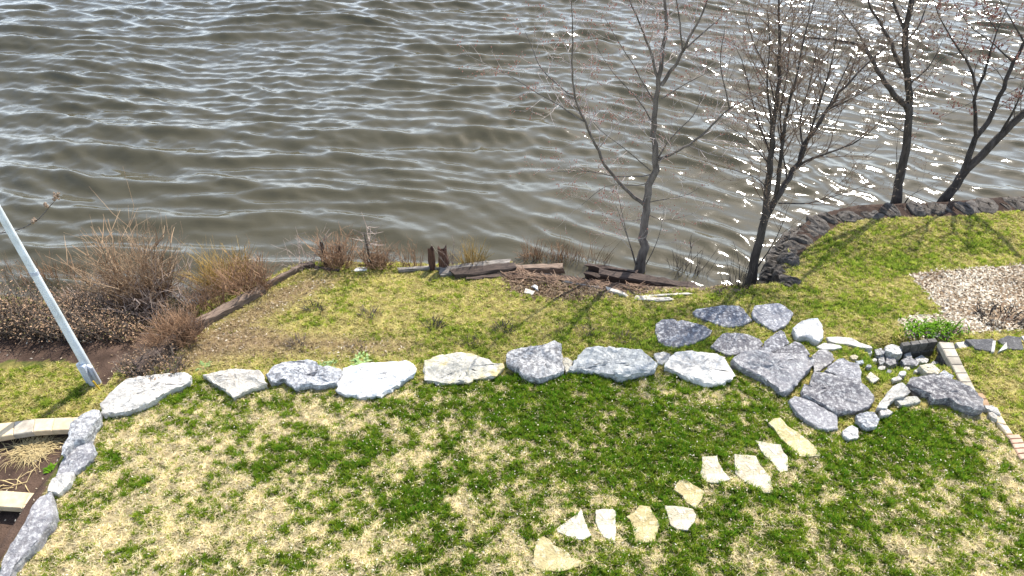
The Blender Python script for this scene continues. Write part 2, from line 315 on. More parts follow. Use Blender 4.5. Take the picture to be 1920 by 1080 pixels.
# patches where the lawn is thick green (+) or thin and straw coloured (-): seen at pixel (u, v), radii in metres
PATCH = [(1200, 765, 1.5, .5, .55), (1060, 770, .8, .4, .4), (860, 895, .55, .35, .65), (785, 955, .4, .35, .7), (650, 850, .7, .25, .4), (520, 830, .8, .3, .22), (845, 838, .16, .1, .6),
         (1000, 800, .7, .4, .3), (1310, 855, 1.0, .45, .45), (1180, 890, .9, .5, .35), (1690, 800, .6, .3, .5), (1760, 850, .5, .3, .4), (950, 712, 1.6, .15, .25), (370, 735, .5, .2, .25),
         (215, 862, .15, .09, .7), (1500, 1000, 1.2, .5, .16), (800, 1050, .5, .25, .3), (1600, 900, .7, .4, .2), (1650, 840, .5, .25, .35), (1440, 790, .4, .25, .2), (700, 850, .3, .2, .4), (690, 770, .6, .12, .2),
         (440, 880, .3, .12, .3), (300, 950, .3, .12, .25), (140, 975, .12, .15, .5), (300, 1060, .5, .12, .3), (1180, 960, .5, .3, .2), (1850, 870, .3, .3, .15),
         (300, 830, 1.0, .45, -.6), (180, 1000, .9, .6, -.35), (480, 950, .7, .4, -.4), (882, 945, .2, .22, -.95), (770, 850, .35, .35, -.45), (925, 838, .3, .25, -.6), (1335, 745, .35, .15, -.5),
         (1460, 970, .35, .2, -.4), (1700, 940, .3, .4, -.3), (1885, 900, .35, .6, -.6), (1705, 1040, .18, .2, -.8), (600, 780, .7, .2, -.3), (440, 915, .15, .12, -.6), (560, 975, .3, .1, -.5),
         (640, 1050, .5, .3, -.4), (1050, 1055, .4, .15, -.4), (780, 1060, .35, .25, -.35), (390, 1010, .6, .2, -.45), (1060, 855, .2, .15, -.4), (800, 800, .5, .12, -.3), (480, 770, .5, .12, -.25)]
PATCHW = [(*P(u, v, 0.9)[:2], a, b, w) for u, v, a, b, w in PATCH]
TURF_AND_SHADE_T = [(1330, 665, 1.0, .3, .5), (1560, 590, .8, .5, .3), (1640, 690, .8, .4, .5), (1000, 640, 1.2, .35, .2), (860, 625, .4, .2, .3), (430, 632, .15, .06, .8), (1180, 620, .8, .3, .2), (1700, 690, .6, .3, .4),  # greener turf patches; those on the shore lawn paint in tree shade
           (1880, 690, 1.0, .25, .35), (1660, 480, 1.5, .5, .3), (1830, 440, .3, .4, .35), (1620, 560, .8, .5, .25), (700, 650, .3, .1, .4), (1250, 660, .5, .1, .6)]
TURF_AND_SHADE_W = [(*P(u, v, 0.65)[:2], a, b, w) for u, v, a, b, w in TURF_AND_SHADE_T]
def field(pw, x, y):
    s = np.zeros_like(x)
    for cx, cy, a, b, w in pw:
        s += w * np.exp(-((x - cx) / a) ** 2 - ((y - cy) / b) ** 2)
    return s
def greenness(x, y, front):
    n1 = fbm(x * 1.1, y * 1.5, 21, 4); n2 = fbm(x * 5.5, y * 6.5, 33, 3, 0.6); n3 = fbm(x * 13, y * 16, 41, 3, .75)
    gf = 0.69 + 0.11 * sstep(-1.5, 2.5, x) + 0.60 * field(PATCHW, x, y) + 0.24 * n1 + 0.55 * n2 + 0.95 * n3
    gt = 0.54 + field(TURF_AND_SHADE_W, x, y) + 0.30 * n1 + 0.42 * n2 + 0.75 * n3
    return np.where(front, gf, gt)
def zone_masks(x, y):
    m = {}
    wob = 0.10
    xx = x + wob * fbm(x * 4, y * 4, 71, 3); yy = y + wob * fbm(x * 4, y * 4, 83, 3)
    m['front'] = inside(FRONT, x, y)
    m['left'] = inside(LEFT, x, y)
    m['mulch'] = inside(MULCH, xx, yy); m['debris'] = inside(DEBRIS, xx, yy); m['bed'] = inside(BED, x, y)
    m['soil'] = inside(SOIL, xx, yy); m['brown'] = sstep(-0.25, 0.3, sdf(BROWN, xx, yy)) * (~m['front'])
    return m
def lerp(a, b, t):
    t = np.asarray(t)[..., None]; return np.asarray(a) * (1 - t) + np.asarray(b) * t

# the ground: one sheet, fine where the camera looks, stretched out around
zm = zone_masks(fx, fy); gg = np.clip(greenness(fx, fy, zm['front']), 0, 1)
c = lerp(lerp((0.34, 0.26, 0.13), (0.24, 0.19, 0.06), ~zm['front'] * 1.0), (0.07, 0.085, 0.018), sstep(0.2, 0.9, gg))
litter = lerp((0.15, 0.095, 0.06), (0.34, 0.25, 0.16), np.clip(0.5 + fbm(fx * 9, fy * 9, 3, 3), 0, 1))
soil = lerp((0.045, 0.028, 0.02), (0.11, 0.07, 0.05), np.clip(0.5 + fbm(fx * 6, fy * 6, 13, 4), 0, 1))
c = lerp(c, lerp((0.20, 0.14, 0.07), (0.36, 0.27, 0.15), np.clip(0.5 + fbm(fx * 12, fy * 12, 23, 3), 0, 1)), zm['brown'] * 0.8)
for k in ('mulch', 'debris'): c = np.where(zm[k][:, None], litter, c)
for k in ('bed', 'soil'): c = np.where(zm[k][:, None], soil, c)
c = np.where(inside(SEAB, fx, fy)[:, None], soil * .7, c)
wet = sstep(0.30, 0.02, gz); c = lerp(c, (0.05, 0.04, 0.03), wet)
nx, ny = len(gx), len(gy); idx = np.arange(nx * ny).reshape(ny, nx)
quads = np.stack([idx[:-1, :-1], idx[:-1, 1:], idx[1:, 1:], idx[1:, :-1]], -1).reshape(-1, 4)
quads = quads[(gz[quads] > -0.68).any(1)]
ground = np_mesh('ground', np.c_[fx, fy, gz], quads, GROUNDM, c, 4, True); ground['kind'] = 'structure'

# ------------------------------------------------------------------ the lake
def wave_height(x, y):
    r = np.random.default_rng(11); z = np.zeros_like(x)
    warpx = 0.35 * fbm(x * 0.25, y * 0.25, 101, 2); warpy = 0.35 * fbm(x * 0.25 + 7, y * 0.25, 131, 2)
    X, Y = x + warpx, y + warpy
    wr = sstep(-3.0, 4.5, x - 0.25 * (y - 12))      # the swell turns towards the cove on that side
    N = 24                                          # peaked wind waves, each alive only in patches
    for i in range(N):
        lam = 1.15 * (0.28 ** (i / (N - 1.0))); k = 2 * math.pi / lam; sysB = i % 2
        th = R(90) - R(6) + r.normal(0, R(11)) if not sysB else R(90) - R(36) + r.normal(0, R(13))
        ph = r.uniform(0, 6.28); sc = 0.42 / lam
        g = sstep(0.50, 0.84, vnoise((x * math.sin(th) - y * math.cos(th)) * sc * .6 + i * 3.3, (x * math.cos(th) + y * math.sin(th)) * sc * .8 + i * 1.7, 200 + i)) + 0.05
        amp = 0.082 * lam ** 0.95 * g * ((1 - 0.7 * wr) if not sysB else (0.3 + 0.7 * wr))
        q = math.cos(th) * k * X + math.sin(th) * k * Y + ph
        sk = q - 0.16 * np.sin(q); z += amp * np.exp(1.0 * (np.sin(sk) - 1))
    for i in range(26):                             # small ripples riding on them
        lam = 0.55 * (0.33 ** (i / 25.0)); k = 2 * math.pi / lam; th = R(90) - R(16) + r.normal(0, R(34)); g = 0.3 + 1.2 * vnoise(x * .8 + i * 2.1, y * .9 + i, 300 + i)
        z += 0.0050 * lam * g * np.sin(math.cos(th) * k * X + math.sin(th) * k * Y + r.uniform(0, 6.28))
    return z * (0.66 + 0.34 * sstep(9.5, 15.0, y)) * sstep(60, 26, np.hypot(x, y - 12)), 0.0, 0.0
def waxis(lo, hi, step, far):
    mid = np.arange(lo, hi + 1e-6, step); g = step * np.cumsum(1.22 ** np.arange(1, 80)); g = g[g < far]
    return np.concatenate([lo - g[::-1], mid, hi + g])
wx, wy = waxis(-17.0, 17.0, 0.055, 2500), waxis(6.6, 27.0, 0.05, 2500)
wy = wy[wy > -5]
WX, WY = np.meshgrid(wx, wy); ax_, ay_ = WX.ravel(), WY.ravel(); wz, wdx, wdy = wave_height(ax_, ay_)
nx, ny = len(wx), len(wy); idx = np.arange(nx * ny).reshape(ny, nx)
quads = np.stack([idx[:-1, :-1], idx[:-1, 1:], idx[1:, 1:], idx[1:, :-1]], -1).reshape(-1, 4)
near = (np.abs(ax_) < 20) & (ay_ < 12.5)
dshore = np.full(ax_.shape, -1.0); dshore[near] = sdf(SHORE, ax_[near], ay_[near]); deep = dshore > 1.2
quads = quads[~deep[quads].all(1)]
WM = Mat('murky_lake_water', 0.07, 0.5); WM.b.inputs['IOR'].default_value = 1.42
geo = WM.t.nodes.new('ShaderNodeNewGeometry').outputs['Position']
WM.color(WM.mix(WM.noise(0.35, 3, 0.5, co=geo), (0.050, 0.043, 0.022), (0.064, 0.055, 0.030)))
b = WM.bump(WM.noise(5.0, 4, 0.55, co=geo, sx=(0.7, 1.5, 1.0), dist=0.3), 0.22, 0.018)
WM.bump(WM.noise(16.0, 3, 0.6, co=geo, sx=(0.8, 1.3, 1.0)), 0.34, 0.006, b)
lake = np_mesh('lake', np.c_[ax_ + wdx, ay_ + wdy, wz], quads, WM.m, None, 4, True); lake['kind'] = 'structure'

# ------------------------------------------------------------------ stones
STONE_POLYS = []
def stone(name, label, cat, reg, pts, mat, hgt, group=None, seed=0, rough=1.0, sink=0.22, lift=0.0, tilt=(0, 0), flat=False, parent=None):
    pp = px(reg, pts); cu = sum(q[0] for q in pp) / len(pp); cv = sum(q[1] for q in pp) / len(pp)
    g = G(cu, cv); zb = max(h1(g[0], g[1]), 0.0) + lift
    out = np.array([P(u, v, zb + hgt * 0.5)[:2] for u, v in pp]); r = random.Random(seed * 31 + 5)
    cen = out.mean(0); per = np.linalg.norm(out - np.roll(out, -1, 0), axis=1).sum(); n = max(28, min(56, int(per / 0.055)))
    step = per / n; ring = []; size = math.sqrt(max(np.ptp(out[:, 0]) * np.ptp(out[:, 1]), 1e-4))
    for i in range(len(out)):
        a, b_ = out[i], out[(i + 1) % len(out)]; L = np.linalg.norm(b_ - a); m = max(1, int(round(L / step)))
        nr = np.array([a[1] - b_[1], b_[0] - a[0]]) / (L + 1e-9)
        for k in range(m):
            t = k / m; ring.append(a + (b_ - a) * t + nr * (r.uniform(-1, 1) * 0.012 * size * rough if k else 0))
    ring = np.array(ring); n = len(ring)
    prof = [(0.90, -sink, 0), (0.975, 0.0, .5), (1.0, 0.62 * hgt, 1), (0.988, 0.90 * hgt, 1), (0.962, 1.0 * hgt, 1), (0.88, 1.02 * hgt, 1), (0.70, 1.03 * hgt, 1.2), (0.50, 1.05 * hgt, 1.2), (0.27, 1.05 * hgt, 1.2)]
    if flat: prof = [(0.97, -sink, 0), (0.985, 0, .2), (1.0, 0.6 * hgt, .4), (0.985, 0.92 * hgt, .4), (0.95, 1.0 * hgt, .4), (0.72, 1.02 * hgt, .6), (0.4, 1.02 * hgt, .6)]
    vs = []
    amp = 0.055 * size * rough * (0.4 if flat else 1.0); amp = min(amp, hgt * 0.45)
    sx, sy = seed * 3.7, seed * 1.9
    def zfn(p):                                      # chiselled facets: folded planes plus stepped ledges
        x, y = p[:, 0] / size * 3.0 + sx, p[:, 1] / size * 3.0 + sy
        f = fbm(x, y, seed + 3, 3, 0.55); led = np.floor(f * 3.2 + 0.5) / 3.2
        return amp * (0.9 * led + 0.6 * f + 0.35 * fbm(x * 3.1, y * 3.1, seed + 9, 2))
    rr_ = np.random.default_rng(seed + 500)
    for s_, z_, w_ in prof:
        p = cen + (ring - cen) * s_; j = 0.018 * size * rough * w_ * (0.4 if flat else 1.0); p = p + rr_.uniform(-j, j, p.shape)
        zz = np.full(n, zb + z_)
        if w_ >= 1 or flat: zz = zz + zfn(p) * w_ * (1.0 if s_ < 0.93 else 0.45)
        if w_ > .3: zz = zz + tilt[0] * (p[:, 0] - cen[0]) + tilt[1] * (p[:, 1] - cen[1])
        vs.extend(np.c_[p, zz].tolist())
    vs.append((cen[0], cen[1], zb + prof[-1][1] + zfn(cen[None])[0]))
    nr_ = len(prof); fs = [tuple(range(n - 1, -1, -1))]
    for i in range(nr_ - 1):
        for k in range(n): k2 = (k + 1) % n; fs.append((i * n + k, i * n + k2, (i + 1) * n + k2, (i + 1) * n + k))
    for k in range(n): fs.append(((nr_ - 1) * n + k, (nr_ - 1) * n + (k + 1) % n, nr_ * n))
    mb = MB(); mb.add(vs, fs); base = (float(cen[0]), float(cen[1]), zb)
    o = mb.obj(name, ROCK[mat] if isinstance(mat, str) else mat, parent, base, smooth=True, sharp=20)
    if parent is None: tag(o, label, cat, group)
    STONE_POLYS.append([tuple(q) for q in (cen + (out - cen) * (0.88 if cat == 'stepping stone' else 0.95))]); return o

ROW, CLU, LFT, STP, RUB = 'boulders edging the lawn', 'rock slabs of the tumbled cluster', 'boulders beside the planting beds', 'stepping stones across the lawn', 'rubble stones by the block wall'
BOULDERS = [
 # name, label, category, zoom, outline, material, height, group
 ('boulder', 'long low white boulder behind the foot of the white pole', 2, [(468,295),(520,235),(600,180),(700,165),(790,155),(860,152),(888,170),(880,195),(800,230),(740,265),(690,300),(600,330),(480,352)], 'white', .24, ROW),
 ('boulder', 'white wedge boulder pointing at the lawn, second from the pole', 8, [(0,165),(60,155),(150,138),(200,140),(270,150),(285,165),(302,210),(250,225),(190,245),(140,268),(95,225),(40,190)], 'white', .26, ROW),
 ('boulder', 'rough grey fractured boulder between two white ones in the row', 8, [(290,165),(320,130),(370,105),(430,97),(480,93),(525,103),(545,125),(600,130),(645,140),(640,165),(615,205),(575,208),(530,215),(480,210),(430,225),(395,200),(370,180),(335,195),(310,195)], 'grey', .26, ROW),
 ('boulder', 'smooth white boulder with a blue tinge beside the leafy rosettes', 8, [(650,130),(700,118),(800,110),(880,103),(940,98),(985,125),(980,150),(930,190),(870,230),(820,260),(740,268),(650,255),(612,230),(630,185),(645,150)], 'whiteblue', .22, ROW),
 ('boulder', 'cream boulder stained yellow in the middle of the row', 8, [(1018,95),(1060,85),(1100,70),(1170,60),(1240,65),(1320,90),(1345,110),(1385,110),(1390,130),(1350,165),(1300,175),(1250,180),(1240,195),(1180,195),(1130,205),(1080,200),(1025,185),(1015,140)], 'cream', .20, ROW),
 ('boulder', 'craggy grey and white boulder with an upturned corner', 4, [(285,850),(330,830),(420,808),(470,800),(530,795),(580,778),(610,800),(612,840),(618,880),(628,950),(600,965),(550,985),(500,1008),(430,1005),(390,990),(350,950),(280,905)], 'grey', .34, ROW),
 ('boulder', 'broad blue grey boulder with a chipped pale rim', 4, [(655,945),(685,895),(710,860),(750,820),(830,812),(920,815),(1020,820),(1090,830),(1150,870),(1180,915),(1170,945),(1130,965),(1060,975),(1000,990),(950,998),(880,970),(800,955),(720,945)], 'blue', .28, ROW),
 ('boulder', 'rounded cream white boulder beside the big tilted grey slab', 4, [(1220,925),(1235,895),(1250,870),(1290,840),(1370,832),(1440,840),(1530,850),(1580,870),(1610,920),(1640,980),(1620,1005),(1560,1030),(1480,1035),(1400,1015),(1330,985),(1270,950)], 'white', .26, ROW),
 ('stone', 'small cream stone wedged beside the craggy grey and white boulder', 4, [(612,870),(650,870),(680,890),(670,935),(640,960),(625,920)], 'cream', .12, None),
 ('stone', 'small pale stone wedged between the blue grey and cream boulders', 4, [(1160,845),(1220,832),(1260,845),(1250,880),(1215,910),(1180,900)], 'white', .14, None),
 ('boulder', 'craggy grey boulder where the upper block edging ends', 2, [(335,395),(385,360),(430,335),(468,335),(465,365),(440,400),(425,440),(400,470),(350,490),(310,540),(297,545),(300,510),(325,460)], 'grey', .40, LFT),
 ('boulder', 'low grey boulder half buried in straw above the planting bed', 2, [(262,630),(292,555),(345,500),(430,468),(448,515),(405,575),(355,618),(300,640)], 'pale', .22, LFT),
 ('boulder', 'small pale boulder touching the end of the lower block edging', 2, [(225,700),(238,650),(280,618),(345,612),(330,660),(275,712)], 'white', .22, LFT),
 ('boulder', 'long lavender grey boulder running out of the picture by the bed', 2, [(165,770),(195,725),(245,705),(255,760),(265,810),(245,860),(215,890),(180,950),(120,1000),(70,1060),(45,1130),(5,1130),(15,1060),(25,1010),(80,930),(130,850)], 'pale', .34, LFT),
 ('rock_slab', 'dark mottled slab, the outermost one of the cluster on the terrace grass', 5, [(175,250),(215,220),(290,215),(325,235),(350,225),(420,240),(500,260),(560,295),(545,325),(490,355),(440,385),(370,400),(300,418),(230,400),(195,370),(175,310)], 'slab', .10, CLU),
 ('rock_slab', 'dark flecked slab nearest the water edge timbers', 5, [(425,170),(450,150),(530,140),(620,125),(740,128),(770,150),(800,190),(830,230),(780,255),(700,275),(630,275),(570,250),(500,225),(450,200)], 'slab', .10, CLU),
 ('rock_slab', 'pale lilac shield shaped slab beside the upright white boulder', 5, [(825,165),(840,130),(920,118),(1010,113),(1050,135),(1105,180),(1080,235),(1050,270),(1010,285),(980,305),(940,285),(880,245),(830,200)], 'pale', .12, CLU),
 ('rock_slab', 'grey slab with a white vein network and a tan stain', 5, [(545,405),(575,370),(620,320),(650,310),(740,315),(820,330),(880,355),(900,385),(880,410),(850,440),(800,445),(760,445),(700,465),(650,465),(600,440)], 'slab', .11, CLU),
 ('rock_slab', 'dark pointed slab leaning against the veined grey slab', 5, [(855,445),(910,375),(980,315),(1020,290),(1045,300),(1060,350),(1080,380),(1020,420),(960,455),(920,470)], 'slab', .17, CLU),
 ('rock_slab', 'small dark hump shaped slab behind the big tilted one', 5, [(950,465),(1010,425),(1060,400),(1110,372),(1150,385),(1190,420),(1215,460),(1190,475),(1140,480),(1050,475)], 'slab', .19, CLU),
 ('rock_slab', 'big tilted grey slab with a dark undercut edge facing the lawn', 5, [(680,510),(740,465),(780,448),(850,455),(930,475),(1010,478),(1100,480),(1180,470),(1240,500),(1235,540),(1190,590),(1130,650),(1080,715),(1050,720),(1000,695),(950,650),(880,610),(790,570),(720,535)], 'pale', .36, CLU),
 ('rock_slab', 'small rounded pale grey slab above the tall pointed slab', 5, [(1225,470),(1270,435),(1320,428),(1360,445),(1380,490),(1360,520),(1310,545),(1280,575),(1240,580),(1235,520)], 'pale', .20, CLU),
 ('rock_slab', 'tall pointed lilac slab standing behind the widest slab', 5, [(1310,575),(1350,535),(1400,495),(1440,483),(1480,510),(1540,525),(1557,570),(1558,655),(1500,640),(1400,610)], 'pale', .24, CLU),
 ('rock_slab', 'widest grey rippled slab in the centre of the tumbled cluster', 5, [(1235,580),(1290,585),(1380,610),(1480,640),(1560,660),(1620,700),(1650,740),(1640,790),(1600,825),(1520,845),(1450,855),(1400,870),(1330,820),(1230,760),(1160,745),(1155,690),(1170,665),(1215,675),(1220,630)], 'slab', .26, CLU),
 ('rock_slab', 'grey slab at the foot of the cluster beside the long stepping stone', 5, [(1072,765),(1110,740),(1170,755),(1250,790),(1340,845),(1400,875),(1405,965),(1340,970),(1270,960),(1200,915),(1130,860),(1090,810)], 'pale', .13, CLU),
 ('boulder', 'upright blocky white boulder on the grass above the cluster', 5, [(1095,290),(1140,250),(1200,232),(1270,223),(1290,260),(1302,310),(1300,360),(1270,385),(1230,375),(1180,350),(1130,355),(1110,320)], 'whiteblue', .34, None),
 ('rock_slab', 'long thin white slab lying flat in the grass above the rubble', 5, [(1325,340),(1400,335),(1500,345),(1560,380),(1630,400),(1640,415),(1560,410),(1480,390),(1400,385),(1340,365)], 'white', .08, None),
 ('rock_slab', 'short thin white slab beneath the upright white boulder', 5, [(1255,405),(1310,378),(1370,385),(1420,395),(1435,410),(1380,422),(1300,425)], 'white', .08, None),
 ('boulder', 'pointed white boulder standing left of the large blue slab', 6, [(480,885),(510,840),(540,800),(580,785),(612,820),(590,838),(560,842),(530,860),(515,890)], 'white', .32, None),
 ('stone', 'flat cream stone at the foot of the pointed white boulder', 6, [(555,850),(600,838),(640,835),(660,855),(610,868),(575,872)], 'cream', .10, RUB),
 ('stone', 'small oval white stone below the pointed white boulder', 6, [(490,895),(520,888),(545,900),(530,912),(495,915)], 'white', .12, RUB),
 ('boulder', 'small knobbly grey white boulder under the widest slab', 6, [(395,910),(440,897),(470,900),(490,930),(480,960),(440,965),(405,940)], 'grey', .24, None),
 ('stone', 'small angular white stone closest to the lawn below the cluster', 6, [(340,975),(380,950),(405,965),(405,1000),(370,1010),(345,995)], 'whiteblue', .18, None),
 ('boulder', 'large blue grey boulder with a dark split face by the block wall', 6, [(597,790),(620,765),(690,752),(760,765),(820,785),(870,810),(905,850),(910,895),(870,900),(820,885),(770,850),(700,855),(690,830),(640,810)], 'slab', .36, None),
 ('stone', 'largest rounded white stone at the top of the rubble pile', 6, [(510,640),(540,628),(575,640),(582,668),(540,672),(512,655)], 'white', .17, RUB),
 ('stone', 'upright grey white stone in the front of the rubble pile', 6, [(515,682),(550,675),(557,710),(530,718),(512,705)], 'pale', .18, RUB),
 ('stone', 'grey stone beside the upright one in the rubble pile', 6, [(482,680),(508,672),(511,703),(490,710)], 'grey', .14, RUB),
 ('stone', 'angular pale stone in the middle of the rubble pile', 6, [(575,692),(610,677),(650,702),(640,718),(590,712)], 'pale', .15, RUB),
 ('stone', 'pinkish white stone against the dark block wall', 6, [(630,685),(660,670),(690,690),(680,702),(645,700)], 'white', .14, RUB),
 ('stone', 'flat bright white block on the end of the rubble pile', 6, [(648,715),(700,705),(735,735),(725,750),(680,745)], 'step', .16, RUB),
 ('stone', 'small grey stone where the thin white slab meets the rubble', 6, [(470,645),(500,640),(510,665),(480,670)], 'grey', .11, RUB),
 ('stone', 'little white stone alone in the grass below the rubble pile', 6, [(540,762),(570,750),(585,765),(550,772)], 'white', .08, RUB),
 ('stone', 'grey stone between the flat white block and the wall', 6, [(728,748),(750,732),(790,755),(780,775),(740,762)], 'grey', .14, RUB),
 ('stone', 'tiny bluish stone in the grass near the tall pointed slab', 6, [(395,690),(425,685),(430,698),(405,702)], 'blue', .06, RUB),
 ('stone', 'small white stone tucked behind the rubble pile', 6, [(590,667),(615,660),(622,680),(597,683)], 'white', .14, RUB),
 ('stone', 'pale yellow square stone tilted in the grass beside the cluster', 5, [(1595,605),(1625,573),(1685,620),(1640,648)], 'step', .07, None),
 ('stone', 'small oval cream stone below the thin white slabs', 5, [(1485,465),(1520,455),(1545,470),(1530,487),(1500,485)], 'step', .06, None),
 ('stone', 'long white fragment lying against the clay pavers', 10, [(1100,340),(1180,345),(1235,380),(1265,440),(1220,425),(1150,390),(1110,370)], 'white', .12, None),
 ('stone', 'short white fragment just below the long one by the pavers', 10, [(1140,412),(1180,408),(1230,445),(1235,490),(1180,465),(1145,435)], 'white', .10, None),
 ('stone', 'narrow white splinter of stone beside the pink pavers', 10, [(1240,512),(1300,535),(1355,605),(1310,590)], 'whiteblue', .08, None),
 ('stone', 'brown lump of stone between the pointed boulder and blue boulder', 10, [(345,190),(380,178),(425,200),(420,235),(375,240)], 'dark', .16, None),
]
for i, (nm, lab, rg, pts, mt, hg, grp) in enumerate(BOULDERS):
    lab = lab.replace('standing left of', 'standing beside')
    flat = hg <= 0.13 and nm == 'rock_slab'
    hg *= .75 if grp == RUB else 0.40 if hg > .13 else .65
    stone(nm, lab, {'rock_slab': 'slab'}.get(nm, nm), rg, pts, mt, hg, grp, seed=i + 1, rough=0.95 if mt in ('pale', 'slab') else 1.15, flat=flat,
          tilt=(0, 0.10) if lab.startswith('big tilted') else (0, 0.05) if hg > .18 else (0, 0))
STEPS = [
 ('tan triangular stepping stone with a pale tip, lowest of the path', [(130,830),(150,780),(180,763),(210,780),(240,815),(290,840),(330,860),(345,890),(400,905),(430,915),(400,935),(350,955),(280,970),(200,970),(140,950),(118,915)], 'sand'),
 ('white fan shaped stepping stone next to the lowest tan one', [(258,720),(310,680),(370,640),(403,605),(420,660),(440,720),(462,760),(420,785),(370,780),(300,755),(265,742)], 'step'),
 ('narrow upright white stepping stone with a pointed lower corner', [(485,610),(540,605),(585,605),(603,620),(602,815),(570,790),(530,770),(495,710),(485,680)], 'step'),
 ('ochre seven sided stepping stone between two white ones', [(660,650),(710,625),(740,583),(800,590),(825,640),(860,695),(845,740),(825,800),(760,805),(710,800),(700,740),(695,700),(685,670)], 'sand'),
 ('white shield shaped stepping stone under the small tan diamond', [(885,585),(970,590),(1050,605),(1070,640),(1060,680),(1020,730),(960,725),(920,700),(900,640)], 'step'),
 ('small tan diamond shaped stepping stone in the middle of the path', [(938,495),(960,450),(995,425),(1050,465),(1117,500),(1100,550),(1070,605),(1010,570),(990,530)], 'sand'),
 ('cream boot shaped stepping stone beside the largest white one', [(1103,300),(1190,297),(1200,340),(1230,390),(1270,435),(1220,450),(1170,457),(1120,445),(1092,410),(1100,360)], 'step'),
 ('largest white stepping stone, a long leaning shape', [(1288,285),(1350,290),(1415,297),(1440,350),(1500,420),(1508,470),(1520,515),(1470,515),(1400,480),(1330,435),(1295,400),(1290,340)], 'step'),
 ('white lightning shaped stepping stone next to the long tan plank', [(1410,207),(1480,220),(1560,232),(1575,275),(1600,300),(1600,385),(1560,395),(1540,380),(1510,335),(1460,290)], 'step'),
 ('long tan plank shaped stepping stone nearest the rock cluster', [(1485,105),(1520,78),(1555,75),(1600,125),(1660,160),(1740,225),(1795,290),(1790,300),(1720,303),(1670,300),(1640,270),(1560,200),(1520,135)], 'sand')]
for i, (lab, pts, mt) in enumerate(STEPS):
    stone('stepping_stone', lab, 'stepping stone', 7, pts, mt, 0.035, STP, seed=80 + i, rough=1.0, sink=0.08, flat=True)

rr0 = random.Random(9)
for i in range(15):                                 # the small stuff of the heap, nothing tells these apart
    a0, b0_ = [(448, 655), (470, 690), (500, 722), (560, 700), (600, 725), (560, 660), (615, 700), (660, 728), (700, 760), (530, 735), (500, 660), (640, 735), (450, 712), (585, 742), (715, 700)][i]
    lab0 = 'fist sized rubble stone ' + ('at the end of the long thin white slab', 'next to the grey stone on the open side of the heap', 'lowest in front of the upright grey white stone', 'right behind the angular pale stone',
            'in front of the angular pale stone', 'touching the largest rounded white stone', 'between the angular pale and pinkish stones', 'against the flat bright white block', 'between the flat white block and the large blue boulder',
            'alone in the grass near the little white stone', 'under the largest rounded white stone', 'in the grass before the flat white block', 'alone in the grass by the tiny bluish stone', 'in the grass just above the pointed white boulder', 'deep in the corner of the dark block wall')[i]
    w0, k0 = rr0.uniform(11, 19), rr0.randint(5, 7); ph0 = rr0.uniform(0, 6)
    stone('rubble_stone', lab0, 'stone', 6, [(a0 + math.cos(ph0 + 6.28 * q / k0) * w0 * rr0.uniform(.75, 1.1), b0_ + math.sin(ph0 + 6.28 * q / k0) * w0 * .62 * rr0.uniform(.75, 1.1)) for q in range(k0)],
          rr0.choice(('white', 'pale', 'grey', 'white')), rr0.uniform(.06, .11), 'small rubble of the heap', seed=130 + i)
# flagstones along the mulch bed
FLAGM = rock('dark_flagstone', (0.16, 0.157, 0.16), (0.10, 0.098, 0.10), (0.36, 0.36, 0.36), 0.3)
fp = empty('flagstone_path', G(1860, 650)); tag(fp, 'strip of dark grey flagstones between the mulch bed and the grass', 'path')
for i, (pts, mt) in enumerate([([(800,615),(835,610),(868,640),(822,645)], 'white'), ([(840,602),(955,598),(945,650),(882,641)], 'dark'), ([(968,605),(1010,585),(1062,592),(1078,645),(1012,640)], 'dark'),
                               ([(951,606),(964,606),(957,652),(944,652)], 'white'), ([(972,652),(1006,612),(1010,638)], 'white'), ([(1066,588),(1110,582),(1112,612),(1086,620)], 'white'), ([(1090,625),(1180,605),(1190,650),(1095,650)], 'dark')]):
    stone('flagstone', '', '', 6, pts, FLAGM if mt == 'dark' else ROCK['white'], 0.05, seed=100 + i, rough=0.4, sink=0.06, flat=True, parent=fp)

# ------------------------------------------------------------------ block edgings, block wall, pavers
def block(parent, name, quad, zt, zb, mat, shrink=0.985):
    q = np.array([tuple(P(u, v, zt)[:2]) for u, v in quad]); cc = q.mean(0); q = cc + (q - cc) * shrink
    if np.cross(q[1] - q[0], q[2] - q[1]) < 0: q = q[::-1]
    mb = MB(); mb.prism([tuple(a) for a in q], zt, zb, 0.01); STONE_POLYS.append([tuple(a) for a in q]); return mb.obj(name, mat, parent)
e1 = empty('block_edging', P(60, 805, 0.55)); tag(e1, 'curved row of tan capping blocks between the grass and the upper planting bed', 'edging')
top = [(-215,420),(-120,395),(-30,378),(65,368),(160,354),(250,350),(335,347),(410,345)]; bot = [(-205,490),(-125,462),(-35,446),(58,430),(150,416),(235,410),(328,407),(350,398)]
for i in range(7):
    block(e1, 'cap_block', px(2, [top[i], top[i+1], bot[i+1], bot[i]]), 0.70, 0.62, TANB if i != 3 else GREYB)
    block(e1, 'wall_block', px(2, [(top[i][0], top[i][1] + 8), (top[i+1][0], top[i+1][1] + 8), (bot[i+1][0], bot[i+1][1] - 8), (bot[i][0], bot[i][1] - 8)]), 0.618, 0.34, SHADEDB, 0.99)
e2 = empty('block_edging', P(40, 935, 0.55)); tag(e2, 'short row of tan capping blocks between the two dark planting beds', 'edging')
top = [(-290,660),(-140,674),(0,684),(135,694),(225,701)]; bot = [(-300,735),(-150,752),(-30,760),(98,768),(165,773)]
